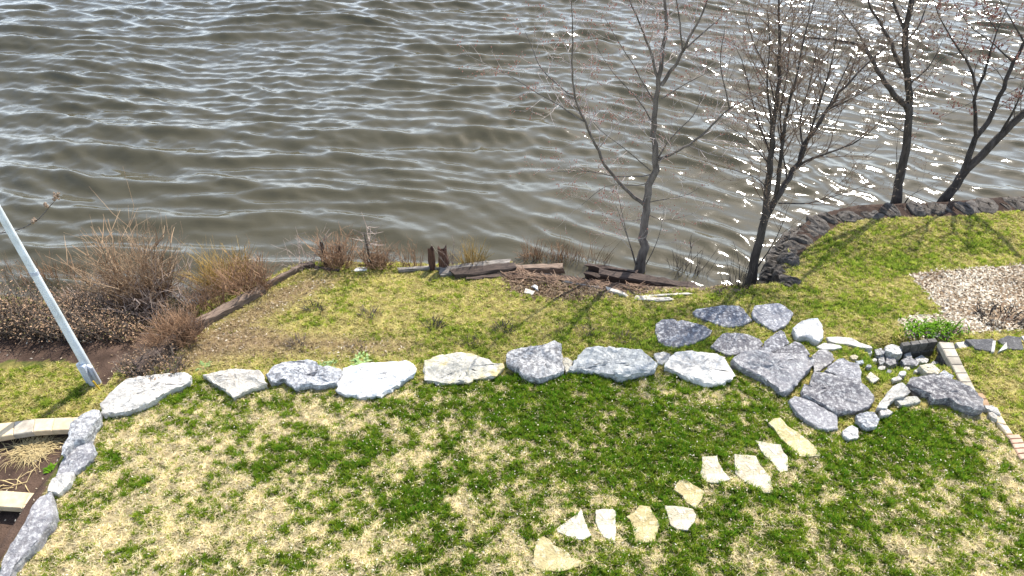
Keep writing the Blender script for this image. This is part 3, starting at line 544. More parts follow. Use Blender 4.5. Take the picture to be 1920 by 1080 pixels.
for i in range(4):
    block(e2, 'cap_block', px(2, [top[i], top[i+1], bot[i+1], bot[i]]), 0.74, 0.66, TANB)
    block(e2, 'wall_block', px(2, [(top[i][0], top[i][1] + 8), (top[i+1][0], top[i+1][1] + 8), (bot[i+1][0], bot[i+1][1] - 8), (bot[i][0], bot[i][1] - 8)]), 0.658, 0.40, SHADEDB, 0.99)
bw = empty('block_wall', P(1780, 690, 0.5)); tag(bw, 'low dark block retaining wall with pale capping blocks beside the rubble', 'wall')
ZT = 0.92
Le = px(9, [(960,360),(1005,440),(1050,530),(1105,620),(1155,715),(1205,815),(1258,915)]); Re = px(9, [(1130,370),(1150,440),(1195,530),(1235,620),(1285,715),(1335,815),(1385,915)])
for i in range(6): block(bw, 'cap_block', [Le[i], Re[i], Re[i+1], Le[i+1]], ZT, ZT - 0.08, GREYB if i in (0, 3, 4) else GREYB, 0.98)
lw = [P(u, v, ZT - 0.08)[:2] for u, v in Le]; rw = [P(u, v, ZT - 0.08)[:2] for u, v in Re]
def wallblock(a, b_, din, zt, zb, parent=bw, mat=SHADEDB, bev=.01):
    a, b_ = np.array(a), np.array(b_); q = [a, b_, b_ + din, a + din]
    if np.cross(q[1] - q[0], q[2] - q[1]) < 0: q = q[::-1]
    mb = MB(); mb.prism([tuple(k) for k in q], zt, zb, bev); mb.obj('wall_block', mat, parent)
for cidx in range(3):
    zt = ZT - 0.085 - cidx * 0.15
    for i in range(6):
        o = 0.5 * (cidx % 2); a = lw[i] * (1 - o) + lw[i+1] * o; b_ = lw[i+1] * (1 - o) + (lw[min(i+2, 6)]) * o
        if np.linalg.norm(b_ - a) < 0.05: continue
        d = (rw[i] - lw[i]) * 0.6; jt = np.array([0.02 + 0.012 * cidx, 0.0]); wallblock(a + jt + (b_ - a) * 0.02, b_ + jt - (b_ - a) * 0.02, d, zt, zt - 0.145)
ra = P(*px(9, [(955, 362)])[0], ZT - 0.10)[:2]; rb = P(*px(9, [(560, 414)])[0], ZT - 0.10)[:2]
for cidx in range(3):
    zt = ZT - 0.10 - cidx * 0.152
    for i in range(5):
        o = 0.5 * (cidx % 2); t0, t1 = max((i - o) / 4, 0), min((i + 1 - o) / 4, 1.0)
        if t1 - t0 < 0.05: continue
        off = np.array([0, 0.015 * cidx]); wallblock(ra + (rb - ra) * (t0 + 0.01) - off, ra + (rb - ra) * (t1 - 0.01) - off, np.array([0, 0.07]), zt, zt - 0.148, bw, SHADEDB, .006)
pv = empty('paver_edging', P(1880, 800, 0.85)); tag(pv, 'line of brown, cream and pink clay pavers running down from the block wall', 'edging')
for q, m in [([(1010,190),(1095,195),(1140,255),(1050,260)], BRNB), ([(1050,262),(1142,257),(1180,330),(1095,335)], BRNB), ([(1100,338),(1245,338),(1285,420),(1180,405)], TANB), ([(1190,410),(1287,424),(1345,520),(1250,500)], TANB),
             ([(1250,505),(1348,522),(1405,608),(1340,612)], TANB), ([(1328,620),(1468,614),(1495,655),(1370,660)], REDB), ([(1372,664),(1497,658),(1520,700),(1395,706)], REDB), ([(1397,710),(1522,704),(1545,750),(1420,756)], REDB), ([(1422,760),(1547,754),(1575,800),(1450,810)], REDB), ([(1452,814),(1577,804),(1610,860),(1485,868)], REDB)]:
    pq = px(10, q); g = G(*pq[0]); block(pv, 'paver', pq, max(0.93, g[2] + 0.05), 0.7, m, 0.98)

# ------------------------------------------------------------------ dry stone sea wall
sw = empty('stone_seawall', P(1620, 400, 0.3)); tag(sw, 'curving dark fieldstone wall holding the lawn above the water', 'wall')
def resample(pl, n):
    pl = np.array(pl); s = np.r_[0, np.cumsum(np.linalg.norm(np.diff(pl, axis=0), axis=1))]; t = np.linspace(0, s[-1], n)
    return np.c_[np.interp(t, s, pl[:, 0]), np.interp(t, s, pl[:, 1])], s[-1]
def rock_mesh(seed):
    r = random.Random(seed); mb = MB(); nu, nv = 9, 6; vs = []; fs = []
    for j in range(nv + 1):
        ph = math.pi * j / nv - math.pi / 2
        for i in range(nu):
            th = 2 * math.pi * i / nu; v = np.array([math.cos(th) * math.cos(ph), math.sin(th) * math.cos(ph), math.sin(ph)])
            v = np.sign(v) * np.abs(v) ** 0.62; v *= 0.5 * (1 + r.uniform(-0.16, 0.13)); vs.append(v)
    for j in range(nv):
        for i in range(nu): fs.append((j * nu + i, j * nu + (i + 1) % nu, (j + 1) * nu + (i + 1) % nu, (j + 1) * nu + i))
    mb.add(vs, fs); m = mb.mesh('stone'); m.materials.append(ROCK['dark']); m.polygons.foreach_set('use_smooth', [True] * len(m.polygons)); m.set_sharp_from_angle(angle=R(30)); return m
RM = [rock_mesh(i) for i in range(9)]
def put_stone(x, y, z, sx_, sy_, sz_, rz, tilt=0.12):
    o = bpy.data.objects.new('stone', random.choice(RM)); COL.objects.link(o); o.parent = sw; b0 = sw['_o']
    o.location = (x - b0[0], y - b0[1], z - b0[2]); o.scale = (sx_, sy_, sz_); o.rotation_euler = (random.uniform(-tilt, tilt), random.uniform(-tilt, tilt), rz)
NW = 44; oo, Lo = resample(outer, NW); ii, _ = resample(inner, NW); sp = Lo / NW
for k in range(NW):
    t = oo[min(k + 1, NW - 1)] - oo[max(k - 1, 0)]; rz = math.atan2(t[1], t[0]); nrm = np.linalg.norm(ii[k] - oo[k])
    rows = max(1, int(round(nrm / 0.40)))
    for j in range(rows):
        f = .06 + .84 * (j + 0.5) / rows; q = oo[k] * (1 - f) + ii[k] * f + t / (np.linalg.norm(t) + 1e-9) * sp * 0.5 * (j % 2) + rng.uniform(-0.05, 0.05, 2)
        put_stone(q[0], q[1], max(0.36, h1(q[0], q[1]) - 0.08) + random.uniform(-0.06, 0.03), sp * random.choice((.8, 1.0, 1.3, 1.7)) * random.uniform(.95, 1.15), nrm / rows * random.uniform(.9, 1.3), random.uniform(0.22, 0.34), rz + random.uniform(-0.35, 0.35), .08)
    q = oo[k] + (oo[k] - ii[k]) / (nrm + 1e-9) * 0.06
    put_stone(q[0], q[1], 0.07, sp * random.uniform(1.0, 1.45), 0.34, 0.40, rz + random.uniform(-0.2, 0.2), 0.05)

# ------------------------------------------------------------------ timbers and scraps on the bank
def beam(name, label, a, b_, w, hgt, mat, cat='timber', za=None, zb=None, roll=0.0, group='old retaining timbers', sag=0.0, ragged=0.06):
    """a plank from pixel a to pixel b; za, zb give the height of its middle line"""
    pa, pb = (P(*a, za) if za is not None else G(*a, hgt / 2)), (P(*b_, zb) if zb is not None else G(*b_, hgt / 2))
    if za is not None:
        for q, uv in ((pa, a), (pb, b_)):
            m_ = P(*uv, hmax(q[0], q[1], .09) + hgt * .18); q[:] = m_ if m_[2] > q[2] else q
    L = np.linalg.norm(pb - pa); n = max(4, int(L / 0.12)); r = random.Random(hash(label) % 9999 if False else sum(map(ord, label)))
    vs = []; fs = []; cr, sr = math.cos(roll), math.sin(roll)
    prof = [(-.5, -.5), (.5, -.5), (.5, .38), (.40, .5), (-.40, .5), (-.5, .38)]; m = len(prof)
    for i in range(n + 1):
        x = L * i / n
        for k, (yy, zz) in enumerate(prof):
            y_, z_ = yy * w + r.uniform(-1, 1) * 0.06 * w, zz * hgt + r.uniform(-1, 1) * 0.07 * hgt
            xx = x + (r.uniform(-ragged, ragged) if i in (0, n) else 0)
            vs.append((xx, y_ * cr - z_ * sr, y_ * sr + z_ * cr - sag * math.sin(math.pi * i / n)))
    for i in range(n):
        for k in range(m): k2 = (k + 1) % m; fs.append((i * m + k, (i + 1) * m + k, (i + 1) * m + k2, i * m + k2))
    fs.append(tuple(range(m))); fs.append(tuple(n * m + k for k in range(m - 1, -1, -1)))
    mb = MB(); mb.add(vs, fs); me = mb.mesh(name); me.materials.append(mat); o = bpy.data.objects.new(name, me); COL.objects.link(o)
    d = pb - pa; o.location = tuple(pa); o.rotation_euler = (0, -math.atan2(d[2], math.hypot(d[0], d[1])), math.atan2(d[1], d[0])); o['_o'] = [float(q) for q in pa]
    return tag(o, label, cat, group)
beam('timber', 'long brown squared timber edging the terrace beside the dry brush', (372, 614), (493, 546), .15, .20, WOODB, za=.62, zb=.52)
beam('timber', 'thin brown board continuing the terrace edge up to the corner', (492, 543), (566, 504), .07, .16, WOODB, za=.50, zb=.46)
beam('timber', 'short dark board at the far corner of the terrace', (563, 503), (590, 499), .09, .15, WOODD, za=.46, zb=.46)
beam('timber', 'slim dark board lying along the terrace top near the stakes', (584, 501), (632, 508), .05, .06, WOODD, za=.50, zb=.52)
beam('timber', 'half buried dark timber sloping down under the brown brush', (375, 612), (262, 698), .16, .30, WOODD, za=.55, zb=.58)
beam('timber', 'thin grey board behind the mossy grass by the rotten stumps', (752, 508), (818, 503), .06, .10, WOODG, za=.48, zb=.48)
beam('timber', 'thick grey topped timber lifted at one end beside the stumps', (824, 514), (956, 497), .18, .16, WOODG, za=.44, zb=.54, roll=.12)
beam('timber', 'dark lower timber beneath the lifted grey one', (850, 520), (962, 506), .18, .20, WOODD, za=.30, zb=.30)
beam('timber', 'brown timber bridging the gap above the wet hollow', (953, 507), (1056, 503), .13, .13, WOODB, za=.40, zb=.34)
beam('timber', 'dark beam lying low in front of the bridging timber', (955, 517), (1048, 514), .12, .10, WOODG, za=.26, zb=.22)
beam('timber', 'dark sagging plank standing on edge behind the wet hollow', (1099, 507), (1200, 521), .08, .26, WOODD, za=.18, zb=.20)
beam('timber', 'heavy dark beam slanting down towards the seawall', (1128, 520), (1302, 546), .17, .24, WOODD, za=.30, zb=.30)
beam('timber', 'thin brown rail in front of the heavy slanting beam', (1172, 541), (1382, 548), .08, .09, WOODB, za=.40, zb=.40)
beam('timber', 'flat black board running along the grass edge towards the seawall', (1180, 546), (1352, 551), .12, .05, WOODD, za=.36, zb=.42)
beam('timber', 'black rotten beam end poking out below the dark lower timber', (880, 524), (972, 517), .12, .12, WOODD, za=.30, zb=.26)
beam('timber', 'split dark board fallen across the wet hollow', (1050, 519), (1150, 537), .10, .05, WOODD, za=.10, zb=.16)
beam('timber', 'stubby black timber butt at the start of the slanting beam', (1100, 516), (1140, 527), .12, .14, WOODD, za=.16, zb=.18)
beam('plank', 'thin pale lath lying behind the white boards', (1205, 556), (1292, 551), .04, .03, WOODP, 'plank', group=None)
beam('plank', 'white plank lying on the grass edge, longer of two', (1193, 558), (1230, 562), .09, .035, WOODP, 'plank', group=None)
beam('plank', 'short white plank end beside the longer white one', (1232, 562), (1258, 561), .07, .035, WOODP, 'plank', group=None)
beam('pipe', 'pale broken white pipe on the brown litter', (1138, 543), (1172, 553), .065, .065, WOODP, 'pipe', group=None)
beam('scrap_block', 'small white tilted block on the driftwood litter', (1001, 537), (1008, 542), .055, .05, WHITEP, 'scrap', group=None)
beam('scrap_block', 'dirty cream scrap half sunk in the driftwood litter', (988, 547), (998, 550), .09, .04, WOODP, 'scrap', group=None)
beam('stick', 'long thin weathered stick at the edge of the wet hollow', (1058, 528), (1125, 540), .04, .035, WOODG, 'stick', group=None)
beam('plank', 'small pale flat scrap on the terrace rim near the stakes', (668, 506), (686, 505), .09, .03, WHITEP, 'plank', group=None)
def stump(label, u, v, hgt, r0, mat, seed, cat='stump'):
    g = G(u, v); r = random.Random(seed); mb = MB(); n = 9; vs = []; fs = []; lv = 6
    jag = [r.uniform(-0.10, 0.10) for _ in range(n)]
    for j in range(lv):
        for i in range(n):
            th = 2 * math.pi * i / n; rr = r0 * (1 + r.uniform(-.18, .18)) * (1.06 - 0.05 * j)
            zz = g[2] - 0.15 + (hgt + 0.15) * j / (lv - 1) + (jag[i] * hgt * 1.2 if j == lv - 1 else 0)
            vs.append((g[0] + math.cos(th) * rr, g[1] + math.sin(th) * rr * .8, zz))
    for j in range(lv - 1):
        for i in range(n): fs.append((j * n + i, j * n + (i + 1) % n, (j + 1) * n + (i + 1) % n, (j + 1) * n + i))
    vs.append((g[0], g[1], g[2] + hgt * .72)); t = (lv - 1) * n
    for i in range(n): fs.append((t + i, t + (i + 1) % n, lv * n))
    mb.add(vs, fs); return tag(mb.obj('stump', mat, None, tuple(g)), label, cat)
stump('rotten split post, slimmer of the pair by the lifted timber', 811, 506, .42, .06, ROTT, 1)
stump('rotten red brown post, stouter of the pair by the lifted timber', 833, 509, .46, .085, ROTT, 2)
stump('thin dark stake with a pale cut top in the water', 612, 499, .46, .03, WOODD, 3, 'stake')
stump('short dark peg standing in shallow water near the terrace rim', 643, 498, .38, .028, WOODD, 4, 'stake')

# ------------------------------------------------------------------ the white pole
pb = G(180, 716); po = empty('pole', pb); tag(po, 'tall white painted steel pole with a bracketed foot', 'pole')
mb = MB(); mb.tube([pb + (0, 0, -.1), pb + (0, 0, 1.0), pb + (0, 0, 2.2), pb + (0, 0, 4.4)], [.058, .050, .041, .03], 20); mb.obj('shaft', PAINT, po, smooth=True, sharp=40)
for dxy, rr, hh in (((-.075, -.02), .036, .40), ((.062, -.04), .036, .36)):
    mb = MB(); q = pb + (dxy[0], dxy[1], 0); mb.tube([q + (0, 0, -.05), q + (0, 0, hh * .9), q + (-dxy[0] * .5, 0, hh)], [rr, rr, rr * .5], 10); mb.obj('foot_bracket', STEEL, po, smooth=True, sharp=40)
mb = MB(); mb.prism([tuple((pb + (a, b_, 0))[:2]) for a, b_ in ((-.025, -.10), (.045, -.11), (.045, -.052), (-.025, -.052))], pb[2] + .40, pb[2] - .05, .01); mb.obj('foot_plate', STEEL, po)
mb = MB(); mb.tube([pb + (0, 0, 1.85), pb + (0, 0, 1.9)], [.047, .047], 20); mb.obj('band', STEEL, po, smooth=True, sharp=40)
g = G(190, 738); mb = MB(); mb.tube([g + (0.02, 0, -.05), g + (-.03, .02, .22)], [.012, .01], 6); tag(mb.obj('marker_stake', YELLOW, None, tuple(g)), 'thin yellow marker stake at the foot of the white pole', 'stake')

# ------------------------------------------------------------------ trees
def smooth_poly(pts, n):
    pts = np.array(pts, float); s = np.r_[0, np.cumsum(np.linalg.norm(np.diff(pts, axis=0), axis=1))]; t = np.linspace(0, s[-1], n)
    q = np.stack([np.interp(t, s, pts[:, k]) for k in range(3)], 1); w = q.copy(); w[1:-1] = 0.25 * q[:-2] + 0.5 * q[1:-1] + 0.25 * q[2:]; return w, s[-1]
def grow(mbs, r, p, d, L, rad, level, buds, up, bs, spread, nsub):
    k = 5 if level < 2 else 4; pts = [p]; dd = d.copy()
    for i in range(k - 1):
        dd = dd + np.array([r.gauss(0, .13), r.gauss(0, .13), r.gauss(0, .10) + up]); dd /= np.linalg.norm(dd); pts.append(pts[-1] + dd * L / (k - 1))
    mbs.tube(pts, [rad * (1 - 0.72 * i / (k - 1)) for i in range(k)], 3 if level else 4, False)
    if level < 2:
        for j in range(nsub if level == 0 else max(2, nsub - 2)):
            t = r.uniform(.25, .97); f = t * (k - 1); i0 = min(int(f), k - 2); q = pts[i0] + (pts[i0 + 1] - pts[i0]) * (f - i0)
            tn = pts[i0 + 1] - pts[i0]; tn /= np.linalg.norm(tn); sd = np.array([r.gauss(0, 1), r.gauss(0, 1), r.gauss(0, .7)]); sd -= tn * sd.dot(tn); sd /= np.linalg.norm(sd) + 1e-9
            grow(mbs, r, q, tn * (1 - spread * .35) + sd * spread, L * r.uniform(.28, .6), rad * .55, level + 1, buds, up, bs, spread, nsub)
    if buds is not None:
        for i in range(1, len(pts)):
            if level >= 1 or i == len(pts) - 1:
                if r.random() < bs[1]:
                    for _ in range(r.choice((1, 1, 2))): buds.blob(pts[i] + np.array([r.gauss(0, .004), r.gauss(0, .004), r.gauss(0, .004)]), bs[0] * r.uniform(.6, 1.25), 1.3)
def tree(label, zoom, limbs, base_v, mats, seed, bud, twig_every=.16, twig_len=.75, up=.05, spread=.85, nsub=5, bs=(.011, .55), basez=0.0, depth=.35):
    limbs = [(q[0], q[1] * .82, q[2] * .82, *q[3:]) for q in limbs]; r = random.Random(seed); b0 = px(zoom, [limbs[0][0][0]])[0]; base = P(b0[0], b0[1], basez); root = empty('tree', base); tag(root, label, 'tree')
    tb, tw, bd = MB(), MB(), MB(); yb = base[1]; store = []
    for li, (pts, r0, r1, *opt) in enumerate(limbs):
        pp = px(zoom, pts); y0 = yb
        if li:                                        # start where the limb it leaves is nearest
            s = px(zoom, [pts[0]])[0]; best = min(((u - s[0]) ** 2 + (v - s[1]) ** 2, y) for u, v, y in store); y0 = best[1]
        slope = r.uniform(-depth, depth) * (0 if li == 0 else 1) + (0.0 if li else 0.0); w = []; acc = 0.0; last = None
        for u, v in pp:
            if last is not None: acc += math.hypot(u - last[0], v - last[1]) / 125.0
            last = (u, v); y = y0 + slope * acc; w.append(PY(u, v, y)); store.append((u, v, y))
        for i in range(len(pp) - 1):
            for f in (.33, .66):
                store.append((pp[i][0] + (pp[i+1][0] - pp[i][0]) * f, pp[i][1] + (pp[i+1][1] - pp[i][1]) * f, yb + 0 * f + (w[i][1] + (w[i+1][1] - w[i][1]) * f - yb)))
        n = max(6, int(len(pp) * 2.2)); q, L = smooth_poly(w, n)
        rad = [r0 + (r1 - r0) * (i / (n - 1)) ** 0.85 for i in range(n)]
        if li == 0: rad[0] *= 1.5; rad[1] *= 1.15; q[0][2] -= .35
        for i in range(1, n - 1): q[i] += np.array([r.gauss(0, 1), r.gauss(0, 1), r.gauss(0, 1)]) * min(.012, rad[i] * .35)
        tb.tube(q, rad, 9 if r0 > .05 else 6 if r0 > .02 else 4)
        tstart = opt[0] if opt else .3
        cnt = int(L * (1 - tstart) / twig_every)
        for c_ in range(cnt):
            t = tstart + (1 - tstart) * (c_ + r.random()) / max(cnt, 1); f = t * (n - 1); i0 = min(int(f), n - 2); p0 = q[i0] + (q[i0 + 1] - q[i0]) * (f - i0)
            tn = q[i0 + 1] - q[i0]; tn /= np.linalg.norm(tn); sd = np.array([r.gauss(0, 1), r.gauss(0, 1), r.gauss(0, .6)]); sd -= tn * sd.dot(tn); sd /= np.linalg.norm(sd) + 1e-9
            d = tn * (1 - spread * .4) + sd * spread; d /= np.linalg.norm(d)
            grow(tw, r, p0, d, twig_len * r.uniform(.45, 1.15) * (1.1 - .45 * t), min(rad[i0] * .5, .0085), 0, bd if bud else None, up, bs, spread, nsub)
        grow(tw, r, q[-1], (q[-1] - q[-2]) / np.linalg.norm(q[-1] - q[-2]), twig_len * .8, rad[-1], 0, bd if bud else None, up, bs, spread, nsub)
    tb.obj('trunk', mats[0], root, smooth=True, sharp=60); tw.obj('crown', mats[1], root)
    if bud: bd.obj('buds', bud, root)['kind'] = 'stuff'
    return root
T1 = [([(560,1025),(570,950),(572,870),(580,790),(590,710),(608,660),(622,610),(612,560),(610,480),(618,400),(628,330),(632,290),(645,200),(660,110),(655,40),(648,-60),(640,-200)], .105, .012, .38),
      ([(580,770),(540,740),(500,705),(460,660),(420,610),(395,550),(370,490),(350,450),(320,390),(308,320),(303,240),(310,140),(303,0)], .042, .006, .35),
      ([(350,455),(300,425),(250,390),(190,360),(130,320),(80,290),(40,270)], .018, .004, .2), ([(310,370),(260,325),(210,280),(180,245),(160,190),(130,120)], .016, .004, .2),
      ([(625,600),(680,580),(740,545),(800,505),(850,450),(895,405),(950,375),(1000,350)], .034, .008, .25), ([(895,405),(880,330),(860,260),(862,190),(880,100)], .014, .004, .2),
      ([(630,300),(610,230),(585,150),(550,70),(520,0),(500,-80)], .030, .007, .2), ([(640,320),(680,265),(720,195),(760,120),(800,40),(830,-60)], .036, .008, .2),
      ([(720,195),(712,110),(700,30),(690,-60)], .018, .006, .2), ([(735,180),(800,120),(870,60),(930,0)], .016, .005, .2),
      ([(600,655),(540,662),(480,665),(410,650),(350,640),(230,645)], .018, .004, .25), ([(600,680),(560,702),(500,690),(420,700),(340,770)], .013, .003, .3), ([(590,760),(660,745),(730,738),(790,700)], .013, .003, .3),
      ([(600,640),(530,580),(480,540),(420,500),(370,440)], .014, .004, .3), ([(630,590),(665,530),(700,490),(760,440),(800,350)], .016, .004, .3), ([(612,470),(560,380),(500,320),(440,250),(400,180)], .014, .004, .25), ([(640,370),(720,320),(800,280),(880,240)], .014, .004, .25),
      ([(615,380),(570,310),(540,250),(480,160),(430,70)], .014, .004, .25), ([(583,800),(640,830),(700,820),(760,800)], .011, .003, .4), ([(580,820),(520,830),(470,810)], .010, .003, .4),
      ([(552,1010),(525,920),(495,840),(470,770)], .014, .004, .3), ([(545,1000),(510,880),(485,760),(455,640)], .012, .003, .3), ([(575,1005),(610,940),(635,880),(650,790)], .012, .003, .3)]
tree('bare tree with red buds rising from the water by the dark timbers', 14, T1, 0, (BARK, TWIG), 3, BUD, .13, .72, .035, .9, 4, (.0085, .28))
T2 = [([(160,1045),(185,960),(205,870),(214,800),(230,690),(240,580),(245,480),(262,380),(270,280),(275,150),(270,30),(268,-120)], .10, .008, .3),
      ([(256,730),(272,620),(285,500),(300,400),(330,300),(350,200),(370,100),(400,0)], .045, .006, .2), ([(212,800),(240,760),(265,715),(300,650),(340,590),(360,530),(400,470),(450,390),(500,320),(560,260),(620,200),(680,150)], .07, .006, .25),
      ([(340,600),(400,570),(470,545),(540,520),(600,480),(650,420)], .030, .005, .2), ([(270,735),(340,738),(420,725),(500,700),(560,680),(610,660)], .022, .004, .25), ([(240,560),(210,480),(180,400),(150,250),(120,180)], .020, .004, .2),
      ([(248,480),(235,380),(225,300),(240,150),(230,50)], .022, .005, .2), ([(345,590),(380,500),(410,400),(440,300),(470,200),(480,100)], .028, .005, .2), ([(232,690),(200,640),(120,620),(0,580)], .012, .003, .3),
      ([(190,970),(240,900),(290,800),(300,760)], .016, .004, .4), ([(285,520),(270,400),(300,280),(310,150),(330,30)], .020, .005, .2), ([(360,540),(340,430),(380,320),(400,200),(430,80)], .020, .005, .2),
      ([(420,450),(470,340),(530,220),(560,120)], .018, .004, .2), ([(262,390),(230,260),(180,160),(150,60)], .016, .004, .2), ([(300,650),(280,520),(260,430),(290,330)], .018, .004, .2), ([(240,600),(190,540),(130,480),(60,440)], .014, .003, .25), ([(450,395),(530,360),(600,320),(660,260)], .016, .004, .2)]
tree('bare many stemmed tree fanning out between the timbers and seawall', 15, T2, 0, (BARKD, simple('red_brown_twig', (0.10, 0.06, 0.042), (0.26, 0.175, 0.12), 5, .8, None, 0)), 5, BUDT, .12, .85, .08, .62, 5, (.008, .3))
T3 = [([(692,752),(705,650),(725,560),(738,480),(745,400),(745,330),(735,260),(728,200),(725,120),(740,60),(752,0),(760,-120)], .105, .042, .45),
      ([(740,402),(700,355),(660,310),(630,255),(600,200),(575,165),(510,150),(430,140),(330,130)], .070, .008, .35), ([(735,275),(700,220),(680,160),(660,120),(620,60),(590,0),(560,-80)], .050, .012, .2),
      ([(728,110),(700,60),(680,0),(670,-80)], .036, .012, .2), ([(600,200),(560,120),(510,60),(470,0)], .022, .005, .15), ([(735,255),(690,240),(640,235),(590,225)], .018, .004, .3), ([(660,310),(640,290),(600,285),(560,300)], .012, .003, .3),
      ([(745,300),(790,270),(830,220),(860,150)], .020, .004, .2), ([(728,150),(770,110),(800,40),(820,-30)], .022, .006, .2), ([(695,640),(698,590),(696,555)], .012, .006, .6), ([(722,742),(745,705),(775,692)], .018, .006, .5), ([(738,480),(700,470),(660,430),(640,380)], .012, .003, .2)]
tree('dark trunked tree straight behind the seawall with an arching side limb', 15, T3, 0, (BARKD, TWIGB), 8, BUDT, .17, .75, .02, .8, 4, (.012, .5), .15)
T4 = [([(850,745),(900,680),(940,620),(990,575),(1040,520),(1100,460),(1157,410),(1230,340),(1330,250),(1420,150)], .108, .052, .5),
      ([(940,615),(965,550),(985,495),(1030,440),(1060,370),(1090,290),(1120,220),(1160,160),(1220,60)], .07, .026, .4), ([(985,495),(980,420),(985,330),(970,250),(930,190),(890,130),(850,60),(830,0)], .045, .007, .25),
      ([(985,330),(1010,280),(1030,200),(1060,110),(1100,20)], .030, .007, .2), ([(1070,485),(1120,400),(1157,320),(1190,240)], .030, .008, .25), ([(1060,370),(1010,345),(950,380),(870,420)], .014, .003, .3), ([(1120,225),(1080,190),(1040,150),(960,100),(900,0)], .018, .004, .2),
      ([(1090,290),(1130,280),(1180,290)], .014, .004, .2), ([(930,190),(870,200),(820,250)], .010, .003, .2), ([(1060,110),(1020,60),(1000,0)], .012, .004, .2), ([(1160,160),(1120,90),(1070,0)], .020, .006, .2)]
tree('dark forked tree leaning over the seawall away from the water', 15, T4, 0, (BARKD, TWIGB), 12, BUD, .17, .75, .02, .8, 4, (.013, .55), .15)
T5 = [([(-190,650),(-175,560),(-150,470),(-130,300),(-150,100)], .09, .03, .5), ([(-150,470),(-90,448),(-40,442),(10,437),(40,430),(70,415),(95,385)], .018, .006, .45)]
tree('budding branch of a tree reaching in past the white pole', 0, T5, 0, (BARK, TWIGB), 15, BUDT, .30, .22, .10, .8, 3, (.016, .9), .3, .0)

# ------------------------------------------------------------------ shrubs, reeds and small plants
def shrub(name, label, u, v, rx, ry, hgt, n, mat, seed, bend=.35, splay=.6, sub=3, rad=.006, cat='shrub', leaves=None, group=None, tangle=.12, up=0.0, base=None):
    r = random.Random(seed); g = base if base is not None else G(u, v); root = empty(name, g); tag(root, label, cat, group); tw, lf = MB(), MB()
    n = int(n * 1.7); rad = rad * 1.25
    for i in range(n if n > 3 else 1):
        a = r.uniform(0, 6.28); q = math.sqrt(r.random()); p = np.array([g[0] + math.cos(a) * rx * q, g[1] + math.sin(a) * ry * q, 0]); p[2] = max(h1(p[0], p[1]), -.08) - .02
        d = np.array([math.cos(a) * splay * q + r.gauss(0, .18), math.sin(a) * splay * q + r.gauss(0, .18), 1.0]); d /= np.linalg.norm(d)
        L = hgt * r.uniform(.5, 1.08) * (1.05 - .3 * q); k = 5; pts = [p]; bd = np.array([r.gauss(0, 1), r.gauss(0, 1), 0]) * bend * .35
        for j in range(k):
            d = d + bd * .5 + np.array([r.gauss(0, tangle), r.gauss(0, tangle), r.gauss(0, tangle * .6) + up]); d /= np.linalg.norm(d); pts.append(pts[-1] + d * L / k)
        rr = rad * (r.uniform(.5, 1.2) if r.random() < .85 else r.uniform(1.5, 2.4)); tw.tube(pts, [rr * (1 - .7 * j / k) for j in range(k + 1)], 3, False)
        for s in range(sub):
            j = r.randint(1, k - 1); q0 = pts[j]; d2 = d * .6 + np.array([r.gauss(0, .6), r.gauss(0, .6), r.gauss(.2, .45)]); d2 /= np.linalg.norm(d2); l2 = L * r.uniform(.15, .42)
            m1 = q0 + d2 * l2 * .5; e = m1 + (d2 + np.array([r.gauss(0, .3), r.gauss(0, .3), r.gauss(0, .3)])) * l2 * .5; tw.tube([q0, m1, e], [rr * .55, rr * .42, rr * .2], 3, False)
            if leaves:
                for _ in range(leaves[1]):
                    t = r.random(); lf.leaf(q0 + (e - q0) * t, np.array([r.gauss(0, 1), r.gauss(0, 1), r.gauss(0, .7)]), np.array([r.gauss(0, .4), r.gauss(0, .4), 1.0]), leaves[2] * r.uniform(.6, 1.4), leaves[2] * r.uniform(.4, .7))
    tw.obj('stems', mat, root)
    if leaves and lf.v: lf.obj('leaves', leaves[0], root)
    return root
shrub('shrub', 'tall tangled bare shrub standing where the dry hedge meets the water', 285, 590, .75, .32, 1.15, 150, GREYS, 1, .6, .75, 4, .006, tangle=.22)
shrub('shrub', 'tallest tan feathery shrub rising behind the tangled grey one', 275, 570, .36, .22, 1.8, 120, TWIGT, 2, .3, .25, 5, .006, tangle=.14)
shrub('shrub', 'fine brown brushy shrub crowding the timber end', 330, 640, .26, .22, .62, 230, TWIGR, 3, .3, .5, 3, .004, tangle=.15)
shrub('shrub', 'low dark brown brush with curled leaves over the buried timber', 290, 690, .38, .22, .34, 170, TWIGB, 4, .4, .7, 3, .004, leaves=(LEAFD, 1, .03), tangle=.2)
shrub('shrub', 'low russet tangle behind the hedge beside the tall shrub', 175, 572, .50, .22, .62, 150, TWIGR, 21, .6, .7, 4, .0045, tangle=.24)
shrub('shrub', 'low pink grey tangle in the shallows between tall shrub and timber', 362, 588, .34, .20, .45, 110, GREYS, 22, .6, .8, 4, .004, tangle=.24)
shrub('shrub', 'golden brown reedy shrub in the water beside the terrace corner', 432, 548, .32, .18, 1.12, 190, GOLD, 5, .25, .35, 2, .005, tangle=.08)
shrub('shrub', 'greyish twiggy shrub in front of the golden reeds', 470, 545, .28, .16, .78, 110, TWIGR, 6, .4, .5, 3, .0045, tangle=.16)
shrub('shrub', 'sparse pale whip of a shrub at the far terrace corner', 575, 500, .22, .12, .72, 16, GREYS, 7, .5, .6, 4, .005, tangle=.15)
shrub('shrub', 'russet twiggy shrub in the water between stake and peg', 632, 499, .24, .14, .80, 75, TWIGR, 8, .4, .4, 3, .0045, tangle=.15)
shrub('shrub', 'pink brown drooping shrub beside the straight dark stem', 712, 500, .17, .10, .60, 75, TWIGR, 9, .6, .5, 4, .004, tangle=.22)
